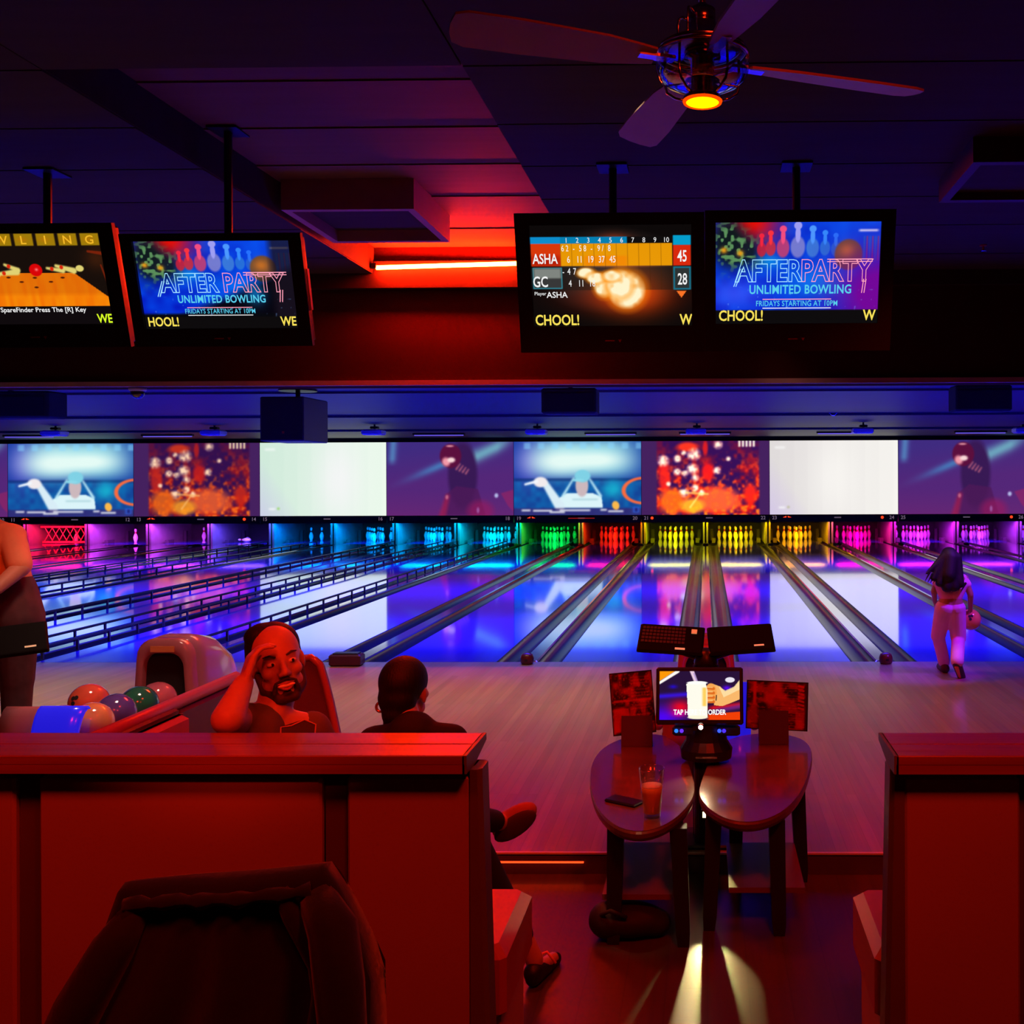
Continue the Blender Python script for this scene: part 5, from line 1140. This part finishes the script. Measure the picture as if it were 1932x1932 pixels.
def hand_mb(curl=0.5,spread=0.012,L=1.0):
    """hand along +Z from the wrist, palm facing -Y, thumb on +X"""
    h=MB()
    for x in (-0.026,-0.009,0.009,0.026): h.cone((x*0.7,0,0.005),(x,0,0.082),0.014,0.0125,10)
    Ls=[0.060,0.074,0.080,0.072]
    for k,x in enumerate((-0.030,-0.0105,0.0095,0.029)):
        a=Vector((x,0,0.085)); dx=(k-1.5)*spread
        d1=Vector((dx*2,-math.sin(curl*0.8),math.cos(curl*0.8))).normalized(); b=a+d1*Ls[k]*0.45
        d2=Vector((dx,-math.sin(curl*1.9),math.cos(curl*1.9))).normalized(); c=b+d2*Ls[k]*0.32
        d3=Vector((dx,-math.sin(curl*2.6),math.cos(curl*2.6))).normalized(); e=c+d3*Ls[k]*0.25
        h.cone(a,b,0.0098,0.0088,8); h.cone(b,c,0.0088,0.008,8); h.cone(c,e,0.008,0.007,8)
    h.cone((0.018,-0.004,0.022),(0.048,-0.014,0.052),0.014,0.0115,8); h.cone((0.048,-0.014,0.052),(0.058,-0.026,0.080),0.0105,0.009,8); h.cone((0.058,-0.026,0.080),(0.060,-0.034,0.098),0.009,0.0075,8)
    if L!=1.0: h.v=[(a*L,b*L,c*L) for a,b,c in h.v]
    return h
def frame_to(loc,z,palm):
    z=Vector(z).normalized(); y=-Vector(palm); y=(y-z*y.dot(z)).normalized(); x=y.cross(z)
    M=Matrix((x,y,z)).transposed().to_4x4(); return Matrix.Translation(loc)@M
M_skin=mat('skin_tan',(0.55,0.30,0.20),0.45,var=0.06,scale=20); M_skin2=mat('skin_brown',(0.38,0.20,0.13),0.45,var=0.06,scale=20)
M_hair=mat('hair_black',(0.005,0.004,0.004),0.6,var=0.5,scale=30,stretch=(6,6,0.6),bump=0.3)
M_beard=mat('beard_dark',(0.05,0.025,0.02),0.7,var=0.4,scale=60,bump=0.3)
M_eye=mat('eye_white',(0.75,0.7,0.68),0.2); M_iris=mat('iris_dark',(0.02,0.01,0.008),0.1); M_lip=mat('lips',(0.45,0.13,0.11),0.4); M_teeth=mat('teeth',(0.85,0.8,0.75),0.25)

# ---- smiling man on the bench, hand raised to his temple
P1=thing('person','smiling bearded man with dark hair, seated, raising a hand beside his face','person',(0,0,0))
HC=at(524,1250,3.33)
HM=Matrix.Translation(HC)@Matrix.Rotation(math.radians(-11),4,'Y')@Matrix.Rotation(math.radians(33),4,'Z')@Matrix.Rotation(math.radians(4),4,'X')@Matrix.Scale(1.04,4)
f=Fig(); f.merge(head_mb(),HM)
chest=at(520,1400,3.24); neck=HM@Vector((0,0.025,-0.10)); base=at(512,1352,3.28)
hip=Vector((-1.50,3.16,0.47))
shR=at(452,1360,3.22); shL=at(588,1378,3.36); 
f.c(neck,base,0.050,0.058); f.c(HM@Vector((0,0.02,-0.04)),base,0.052,0.055)
f.c(base+V3(0,0,-0.02),shR,0.055,0.055); f.c(base+V3(0,0,-0.02),shL,0.055,0.055)
f.c(shR+V3(0.04,0.02,-0.03),hip+V3(-0.05,0,0.08),0.085,0.105); f.c(shL+V3(-0.04,-0.01,-0.03),hip+V3(0.05,0,0.08),0.085,0.105); f.c(base+V3(0,0,-0.1),hip,0.10,0.115)
elb=at(430,1356,3.02); wri=at(459,1290,3.12)
f.c(shR,elb,0.056,0.050); f.c(elb,wri,0.050,0.032)
hd=hand_mb(0.55,0.010,1.04); f.merge(hd,frame_to(wri,(at(481,1222,3.16)-wri),Vector((0.75,0.6,0.1))))
elL=shL+V3(0.09,0.05,-0.26); wrL=elL+V3(-0.10,0.20,0.02)
f.c(shL,elL,0.055,0.043); f.c(elL,wrL,0.042,0.030); f.merge(hand_mb(0.5,0.008),frame_to(wrL,(-0.3,1,-0.1),Vector((0,0,-1))))
knR=Vector((-1.60,3.62,0.44)); knL=Vector((-1.34,3.64,0.44)); anR=Vector((-1.62,3.66,0.09)); anL=Vector((-1.33,3.70,0.09))
for k_,a_,sx in ((knR,anR,-0.09),(knL,anL,0.09)):
    f.c(hip+V3(sx,0.02,0),k_,0.085,0.058); f.c(k_,a_,0.055,0.038); f.c(a_+V3(0,-0.03,-0.035),a_+V3(0,0.14,-0.045),0.036,0.030)
o=grow(f.mb,'body',M_skin,P1,0.0062,3)
# shirt
f=Fig(); f.c(base+V3(0,0.01,-0.055),shR+V3(0.02,0,-0.02),0.060,0.060); f.c(base+V3(0,0.01,-0.055),shL+V3(-0.01,0,-0.01),0.060,0.066)
f.c(shR+V3(0.045,0.02,-0.04),hip+V3(-0.05,0,0.02),0.095,0.122); f.c(shL+V3(-0.04,-0.01,-0.04),hip+V3(0.05,0,0.02),0.097,0.122); f.c(base+V3(0,0,-0.13),hip,0.112,0.125)
f.c(shL,shL+(elL-shL)*0.55,0.066,0.062); f.c(shR,shR+(elb-shR)*0.30,0.064,0.062)
grow(f.mb,'t_shirt',mat('shirt_grey_green',(0.13,0.10,0.08),0.85,var=0.15,scale=15,bump=0.2),P1,0.008,4)
mb=MB(); gq=at(572,1372,3.20)
f=Fig(); f.c(hip+V3(0,0,-0.02),hip+V3(0,0,0.08),0.12,0.12)
for k_,a_,sx in ((knR,anR,-0.09),(knL,anL,0.09)): f.c(hip+V3(sx,0.02,0),k_,0.096,0.070); f.c(k_,a_+V3(0,0,0.06),0.068,0.052)
grow(f.mb,'trousers',mat('trousers_dark',(0.03,0.03,0.04),0.8),P1,0.010,3)
for a_ in (anR,anL):
    f=Fig(); f.c(a_+V3(0,-0.035,-0.03),a_+V3(0,0.16,-0.045),0.045,0.040); f.c(a_+V3(0,-0.02,0.0),a_+V3(0,0.02,-0.03),0.045,0.045); grow(f.mb,'shoe',M_leg,P1,0.008,3)
# shirt print: dark framed patch with a pale squiggle
f=Fig()
# hair: cap over the crown, full at the back
h=MB(); h.ell((0,0.048,0.050),(0.086,0.085,0.080),n=22,m=14); h.ell((0,0.080,0.0),(0.072,0.050,0.080)); h.ell((0.052,0.04,0.02),(0.032,0.045,0.06)); h.ell((-0.055,0.045,0.02),(0.034,0.055,0.065)); h.ell((-0.02,0.05,0.09),(0.062,0.065,0.042))
f=Fig(); f.merge(h,HM); grow(f.mb,'hair',M_hair,P1,0.006,2)
# beard and moustache
h=MB()
for s in (-1,1):
    h.cone((s*0.066,0.002,-0.030),(s*0.056,-0.030,-0.078),0.011,0.016); h.cone((s*0.056,-0.030,-0.078),(s*0.022,-0.066,-0.106),0.017,0.017)
    h.cone((s*0.003,-0.096,-0.041),(s*0.030,-0.084,-0.052),0.0058,0.0052); h.cone((s*0.030,-0.084,-0.052),(s*0.036,-0.070,-0.085),0.0055,0.010)
h.cone((-0.022,-0.068,-0.106),(0.022,-0.068,-0.106),0.018,0.018); h.ell((0,-0.078,-0.088),(0.016,0.012,0.009))
f=Fig(); f.merge(h,HM); grow(f.mb,'beard',M_beard,P1,0.0045,2)
mb=MB(); mb.ell((0,-0.0915,-0.0625),(0.027,0.0092,0.0072),n=16,m=8); f=Fig(); f.merge(mb,HM); f.mb.build('teeth',M_teeth,P1)
mb=MB(); XS=[i*0.0043 for i in range(-6,7)]
mb.tube([(x,-0.0985+abs(x)*0.45,-0.0740+abs(x)**1.5*2.9) for x in XS],[0.0024+0.0022*math.cos(i/6*1.4) for i in range(-6,7)],8); mb.tube([(x,-0.0985+abs(x)*0.45,-0.0555+abs(x)**1.5*0.2) for x in XS],[0.0018+0.0012*math.cos(i/6*1.4) for i in range(-6,7)],8)
f=Fig(); f.merge(mb,HM); f.mb.smooth=True; f.mb.build('lips',M_lip,P1)
for s in (-1,1):
    mb=MB(); mb.ell((s*0.031,-0.0775,0.010),(0.0145,0.0105,0.0072),n=14,m=8); f=Fig(); f.merge(mb,HM); e=f.mb.build('eye',M_eye,P1)
    mb=MB(); mb.ell((s*0.031+0.002,-0.0855,0.0100),(0.0052,0.003,0.0054),n=12,m=6); f=Fig(); f.merge(mb,HM); f.mb.build('iris',M_iris,e)
    mb=MB(); mb.tube([(s*0.016,-0.0870,0.0315),(s*0.033,-0.0835,0.0390),(s*0.051,-0.066,0.035)],[0.0028,0.0036,0.002],8); f=Fig(); f.merge(mb,HM); f.mb.build('eyebrow',M_beard,P1)
# print on the shirt front
q=at(562,1376,3.17)
mb=MB(); 
mb.prism([(-0.055,-0.045),(0.05,-0.05),(0.055,0.01),(0.02,0.03),(-0.05,0.012)],-0.004,0.004,'y',Matrix.Translation(q)@Matrix.Rotation(0.35,4,'Z')@Matrix.Rotation(-0.35,4,'X')); mb.build('shirt_print',mat('print_black',(0.01,0.01,0.01),0.5),P1)
mb=MB(); mb.tube([(Matrix.Translation(q)@Matrix.Rotation(0.35,4,'Z')@Matrix.Rotation(-0.35,4,'X'))@Vector(p_) for p_ in ((-0.052,-0.006,-0.04),(-0.05,-0.006,0.010),(-0.02,-0.006,0.012),(0.02,-0.006,0.028),(0.054,-0.006,0.01),(0.05,-0.006,-0.04))],0.0025,6); mb.build('print_outline',mat('print_red',(0.6,0.25,0.2),0.5),P1)

# ---- woman seen from behind
P2=thing('person','seated woman from behind, dark tied hair, round earring and black top','person',(0,0,0))
HC=at(765,1303,3.42)
HM=Matrix.Translation(HC)@Matrix.Rotation(math.radians(3),4,'Y')@Matrix.Rotation(math.radians(172),4,'Z')@Matrix.Scale(0.97,4)
f=Fig(); f.merge(head_mb(),HM); neck=HM@Vector((0,0.03,-0.10)); base=at(778,1392,3.30); hip=Vector((-1.02,3.17,0.45))
shL=at(706,1402,3.30); shR=at(852,1398,3.30)
f.c(HM@Vector((0,0.02,-0.04)),base,0.044,0.050); f.c(base,shL,0.042,0.048); f.c(base,shR,0.042,0.048)
f.c(shL+V3(0.04,0,-0.05),hip+V3(-0.05,0,0.06),0.075,0.10); f.c(shR+V3(-0.04,0,-0.05),hip+V3(0.05,0,0.06),0.075,0.10)
eL=shL+V3(-0.05,0.05,-0.24); eR=shR+V3(0.05,0.05,-0.24); wL=eL+V3(0.08,0.2,-0.02); wR=eR+V3(-0.08,0.2,-0.02)
for a,b,c in ((shL,eL,wL),(shR,eR,wR)): f.c(a,b,0.045,0.036); f.c(b,c,0.035,0.025); f.merge(hand_mb(0.5,0.008,0.9),frame_to(c,(0,1,-0.1),Vector((0,0,-1))))
kS=Vector((-0.86,3.60,0.45)); kC=Vector((-1.00,3.66,0.52)); fC=at(950,1552,4.02); fS=at(1010,1835,3.66); fS=Vector((fS.x,3.64,FL+0.085))
f.c(hip+V3(0.09,0.02,0),kS,0.078,0.052); f.c(kS,fS,0.050,0.034); f.c(hip+V3(-0.09,0.02,0.02),kC,0.078,0.052); f.c(kC,fC,0.050,0.034)
toC=Vector((fC.x+0.05,fC.y+0.02,fC.z+0.0)); f.c(fC,toC,0.032,0.024); f.c(fS+V3(0,-0.02,-0.04),fS+V3(0.05,0.12,-0.055),0.030,0.024)
grow(f.mb,'body',M_skin,P2,0.0075,3)
f=Fig(); f.c(base+V3(0,0,0.005),shL,0.054,0.058); f.c(base+V3(0,0,0.005),shR,0.054,0.058); f.c(shL+V3(0.04,0,-0.05),hip+V3(-0.05,0,0.02),0.088,0.112); f.c(shR+V3(-0.04,0,-0.05),hip+V3(0.05,0,0.02),0.088,0.112); f.c(base,hip,0.09,0.10)
for a,b in ((shL,eL),(shR,eR)): f.c(a,b,0.056,0.048)
M_top=mat('top_black',(0.010,0.008,0.008),0.8); grow(f.mb,'top',M_top,P2,0.009,4)
f=Fig(); f.c(hip+V3(0,0,-0.01),hip+V3(0,0,0.07),0.11,0.11); f.c(hip+V3(0.09,0.02,0),kS,0.088,0.062); f.c(kS,kS+(fS-kS)*0.8,0.058,0.045); f.c(hip+V3(-0.09,0.02,0.02),kC,0.088,0.062); f.c(kC,kC+(fC-kC)*0.85,0.058,0.045)
grow(f.mb,'trousers',M_top,P2,0.010,3)
h=MB(); h.ell((0,0.022,0.040),(0.083,0.100,0.088),n=22,m=14); h.ell((0,0.062,-0.012),(0.070,0.060,0.075)); h.ell((0,0.075,-0.065),(0.048,0.045,0.05)); h.ell((0,0.075,-0.11),(0.042,0.035,0.045))
f=Fig(); f.merge(h,HM); grow(f.mb,'hair',M_hair,P2,0.007,3)
ep=HM@Vector((0.084,0.010,-0.055))
mb=MB(); mb.smooth=True; mb.tube([(ep.x+0.014*math.cos(a),ep.y-0.01,ep.z-0.006+0.016*math.sin(a)) for a in [2*PI*i/14 for i in range(14)]],0.005,6,closed=True); mb.build('earring',mat('earring_gold',(0.9,0.45,0.15),0.2,metal=0.8),P2)
def sneaker(a,b,parent,name='shoe',m_=None,sole=None):
    d=(b-a).normalized(); f=Fig(); f.c(a-d*0.04,b+d*0.03,0.042,0.036); f.c(a-d*0.03+V3(0,0,0.03),a+d*0.05+V3(0,0,0.01),0.038,0.036); o=grow(f.mb,name,m_ or M_leg,parent,0.007,3)
    f=Fig(); f.mb.box((0,0,0),(0.075,(b-a).length+0.13,0.022),frame_to((a+b)/2+V3(0,0,-0.040),Vector((0,0,1)),-d),bev=0.010); f.mb.build('sole',sole or mat('sole_tan',(0.45,0.25,0.18),0.6),parent)
sc_=at(974,1553,4.02); RY=Matrix.Rotation(math.radians(-34),4,'Y')
f=Fig(); f.mb.ell((sc_.x-0.01,sc_.y+0.015,sc_.z+0.008),(0.108,0.042,0.052),RY,18,12); f.c(fC,sc_+V3(-0.03,0.03,0.01),0.040,0.040); grow(f.mb,'shoe',mat('shoe_maroon',(0.36,0.10,0.08),0.6),P2,0.007,3)
mb=MB(); mb.smooth=True; mb.ell((sc_.x,sc_.y-0.022,sc_.z-0.004),(0.100,0.016,0.042),RY,22,10); mb.build('sole',mat('sole_dark',(0.05,0.02,0.02),0.7),P2)

f=Fig(); a=fS+V3(0,-0.03,-0.055); b=fS+V3(0.055,0.14,-0.065); f.c(a,b,0.030,0.026); f.c(a+V3(0,0,0.02),(a+b)/2,0.036,0.030); grow(f.mb,'shoe',M_leg,P2,0.007,3)
mb=MB(); mb.smooth=True; c_=fS+V3(0.03,0.03,-0.02); mb.tube([(c_.x-0.045,c_.y,c_.z-0.035),(c_.x-0.03,c_.y+0.01,c_.z+0.012),(c_.x+0.01,c_.y+0.01,c_.z+0.028),(c_.x+0.045,c_.y,c_.z-0.01)],0.005,6); mb.build('shoe_strap',mat('strap_orange',(0.8,0.25,0.10),0.4),P2)

# ---- girl walking to the line with an orange ball
P3=thing('person','young girl with long dark hair in a pink top and trousers, carrying an orange ball','person',(0,0,0))
def g3(px,py,Y): return at(px,py,Y)
Y0=8.75
hc=g3(1790,1056,Y0)
HM=Matrix.Translation(hc)@Matrix.Rotation(math.radians(176),4,'Z')@Matrix.Scale(0.90,4)
f=Fig(); f.merge(head_mb(),HM)
nb=g3(1793,1086,Y0); shL=g3(1769,1093,Y0); shR=g3(1820,1092,Y0); wa=g3(1794,1128,Y0); hip=g3(1793,1146,Y0)
f.c(HM@Vector((0,0.02,-0.04)),nb,0.038,0.040); f.c(nb,shL,0.035,0.036); f.c(nb,shR,0.035,0.036)
f.c(shL+V3(0.04,0,-0.02),wa+V3(-0.035,0,0),0.062,0.062); f.c(shR+V3(-0.04,0,-0.02),wa+V3(0.035,0,0),0.062,0.062); f.c(wa+V3(-0.03,0,0),hip+V3(-0.045,0,0),0.064,0.080); f.c(wa+V3(0.03,0,0),hip+V3(0.045,0,0),0.064,0.080)
eR=g3(1831,1122,Y0-0.02); wR=g3(1831,1150,Y0+0.04); f.c(shR,eR,0.034,0.028); f.c(eR,wR,0.027,0.021)
eL=g3(1762,1116,Y0+0.03); wL=g3(1764,1136,Y0+0.12); f.c(shL,eL,0.034,0.028); f.c(eL,wL,0.027,0.021)
f.merge(hand_mb(0.4,0.006,0.72),frame_to(wL,(0.1,0.4,-1),Vector((1,0,0))))
f.merge(hand_mb(0.55,0.012,0.74),frame_to(wR,(-0.05,0.15,-1),Vector((-0.5,0.9,0.0))))
# legs: right leg trails, its heel up; left leg ahead
hL=hip+V3(-0.055,0,-0.03); hR=hip+V3(0.05,0,-0.03)
kL=g3(1770,1200,Y0+0.14); aL_=Vector((g3(1782,1249,Y0+0.20).x,Y0+0.22,0.07))
kR=g3(1808,1203,Y0+0.05); aR_=g3(1806,1254,Y0-0.16)
f.c(hL,kL,0.070,0.050); f.c(kL,aL_,0.046,0.030); f.c(hR,kR,0.070,0.050); f.c(kR,aR_,0.046,0.030)
f.c(aL_+V3(0,-0.02,-0.03),aL_+V3(0,0.12,-0.045),0.026,0.022); tR_=g3(1813,1281,Y0-0.06); tR_.z=max(tR_.z,0.026); f.c(aR_,tR_,0.028,0.022)
grow(f.mb,'body',M_skin2,P3,0.0075,3)
M_pink=mat('pink_top',(0.75,0.30,0.62),0.8,var=0.1,scale=12,bump=0.2); M_pant=mat('pale_pink_trousers',(0.72,0.36,0.66),0.8,var=0.15,scale=10,bump=0.3)
f=Fig(); a=V3(0,0,-0.035); f.c(shL+V3(0.035,0,-0.04),wa+V3(-0.035,0,0.015),0.068,0.068); f.c(shR+V3(-0.035,0,-0.04),wa+V3(0.035,0,0.015),0.068,0.068)
f.c(shR+V3(-0.015,0,0.0),shR+(eR-shR)*0.35,0.043,0.042); f.c(shL+V3(0.015,0,0.0),shL+(eL-shL)*0.3,0.042,0.040); grow(f.mb,'top',M_pink,P3,0.0075,3)
f=Fig(); f.c(wa+V3(-0.035,0,-0.035),hip+V3(-0.045,0,0),0.066,0.090); f.c(wa+V3(0.035,0,-0.035),hip+V3(0.045,0,0),0.066,0.090)
f.c(hL+V3(0,0,0.02),kL,0.082,0.066); f.c(kL,aL_+V3(0,0,0.02),0.058,0.054); f.c(hR+V3(0,0,0.02),kR,0.084,0.070); f.c(kR,aR_+V3(0,0,0.03),0.060,0.058)
grow(f.mb,'trousers',M_pant,P3,0.0075,3)
# hair: long, swept to the left
h=MB(); h.ell((0,0.020,0.040),(0.083,0.100,0.088),n=20,m=12)
f=Fig(); f.merge(h,HM); b_=hc+V3(0,-0.05,0)
for (x0,px,py,r0,r1) in ((-0.05,1760,1092,0.05,0.022),(-0.02,1772,1100,0.06,0.035),(0.0,1786,1108,0.065,0.045),(0.03,1800,1107,0.06,0.045),(0.055,1812,1102,0.048,0.035),(-0.06,1748,1082,0.04,0.012),(0.0,1790,1085,0.075,0.065)):
    f.c(b_+V3(x0,0,0.02),g3(px,py,Y0-0.10),r0,r1)
grow(f.mb,'hair',M_hair,P3,0.010,3)
mb=MB(); 
for i in range(14):
    px=1746+i*5.2; py=1090+min(i,9)*2.2+rng.random()*5
    mb.cone(g3(px+8,py-14,Y0-0.10),g3(px-1,py+3,Y0-0.11),0.011,0.002,6)
o=mb.build('hair_strands',M_hair,P3,kind='stuff')
for a,b,nm in ((aL_+V3(0,-0.02,-0.035),aL_+V3(0,0.11,-0.045),0),(aR_,tR_,1)):
    d=(b-a).normalized(); f=Fig(); f.c(a-d*0.02,b+d*0.03,0.042,0.036); grow(f.mb,'shoe',mat('shoe_dark',(0.05,0.02,0.02),0.6),P3,0.007,2)
d=(tR_-aR_).normalized(); mm=(aR_+tR_)/2+V3(-0.012,-0.030,-0.015)
f=Fig(); f.c(aR_+V3(-0.012,-0.026,-0.01),tR_+V3(-0.012,-0.020,-0.006),0.021,0.018); f.mb.build('sole',mat('sole_orange',(0.8,0.18,0.05),0.5),P3)
ball(1831,1169,Y0+0.10,(0.8,0.22,0.05),'orange bowling ball carried at the girl’s right side'.replace('’',''),dia=0.19)

# ---- person standing at the left edge
P4=thing('person','standing person in an orange-lit top and dark patterned trousers, cut by the left edge','person',(0,0,0))
Yp=5.75
HM=Matrix.Translation(at(-58,930,Yp))@Matrix.Rotation(math.radians(150),4,'Z')
f=Fig(); f.merge(head_mb(),HM); nb=at(-40,985,Yp); shR=at(22,1012,Yp); shL=at(-100,1010,Yp); wa=at(-5,1110,Yp); hip=at(0,1170,Yp)
f.c(HM@Vector((0,0.02,-0.04)),nb,0.055,0.06); f.c(nb,shR,0.06,0.066); f.c(nb,shL,0.06,0.06)
f.c(shR+V3(-0.06,0,-0.05),wa+V3(0.05,0,0),0.10,0.12); f.c(shL+V3(0.06,0,-0.05),wa+V3(-0.08,0,0),0.10,0.12); f.c(wa,hip,0.14,0.15)
eR=at(38,1072,Yp-0.12); wR=at(-8,1112,Yp-0.26); f.c(shR,eR,0.060,0.052); f.c(eR,wR,0.050,0.036); f.merge(hand_mb(0.5,0.01),frame_to(wR,(-1,-0.3,0.1),Vector((0,1,-0.3))))
eL=at(-120,1085,Yp); wL=at(-90,1130,Yp-0.2); f.c(shL,eL,0.055,0.045); f.c(eL,wL,0.042,0.03); f.merge(hand_mb(0.5,0.01),frame_to(wL,(1,-0.3,-0.1),Vector((0,1,-0.3))))
hR=hip+V3(0.09,0,0); hL=hip+V3(-0.11,0,0); kR=at(32,1285,Yp); aR_=at(30,1380,Yp); aR_.z=0.09; kL=at(-45,1285,Yp+0.05); aL_=Vector((kL.x,Yp+0.05,0.09))
for h_,k_,a_ in ((hR,kR,aR_),(hL,kL,aL_)): f.c(h_,k_,0.095,0.065); f.c(k_,a_,0.060,0.040); f.c(a_+V3(0,-0.02,-0.04),a_+V3(0,0.15,-0.055),0.036,0.030)
grow(f.mb,'body',M_skin,P4,0.009,3)
f=Fig(); f.c(nb+V3(0,0,-0.05),shR,0.07,0.078); f.c(nb+V3(0,0,-0.05),shL,0.07,0.072); f.c(shR+V3(-0.06,0,-0.06),wa+V3(0.06,0,0),0.115,0.135); f.c(shL+V3(0.06,0,-0.06),wa+V3(-0.08,0,0),0.115,0.135)
f.c(shR,shR+(eR-shR)*0.9,0.074,0.068); f.c(shL,shL+(eL-shL)*0.6,0.068,0.064); grow(f.mb,'top',mat('top_orange',(0.75,0.34,0.18),0.8,var=0.1,scale=12,bump=0.2),P4,0.010,4)
f=Fig(); f.c(wa+V3(0.07,0,-0.02),hip+V3(0.09,0,0),0.145,0.155); f.c(wa+V3(-0.07,0,-0.02),hip+V3(-0.09,0,0),0.145,0.155); f.c(hR,kR,0.125,0.090); f.c(hL,kL,0.125,0.09); f.c(kR,aR_+V3(0,0,0.04),0.085,0.065); f.c(kL,aL_+V3(0,0,0.04),0.085,0.065); grow(f.mb,'trousers',mat('trousers_pattern',(0.10,0.045,0.05),0.85,var=0.6,scale=12),P4,0.010,3)
for a_ in (aR_,aL_):
    f=Fig(); f.c(a_+V3(0,-0.03,-0.045),a_+V3(0,0.17,-0.05),0.044,0.040); f.c(a_+V3(0,-0.01,0.0),a_+V3(0,0.04,-0.03),0.046,0.045); grow(f.mb,'shoe',mat('shoe_green',(0.03,0.30,0.15),0.5),P4,0.009,3)
h=MB(); h.ell((0,0.03,0.045),(0.084,0.100,0.088),n=20,m=12); f=Fig(); f.merge(h,HM); grow(f.mb,'hair',M_hair,P4,0.008,2)
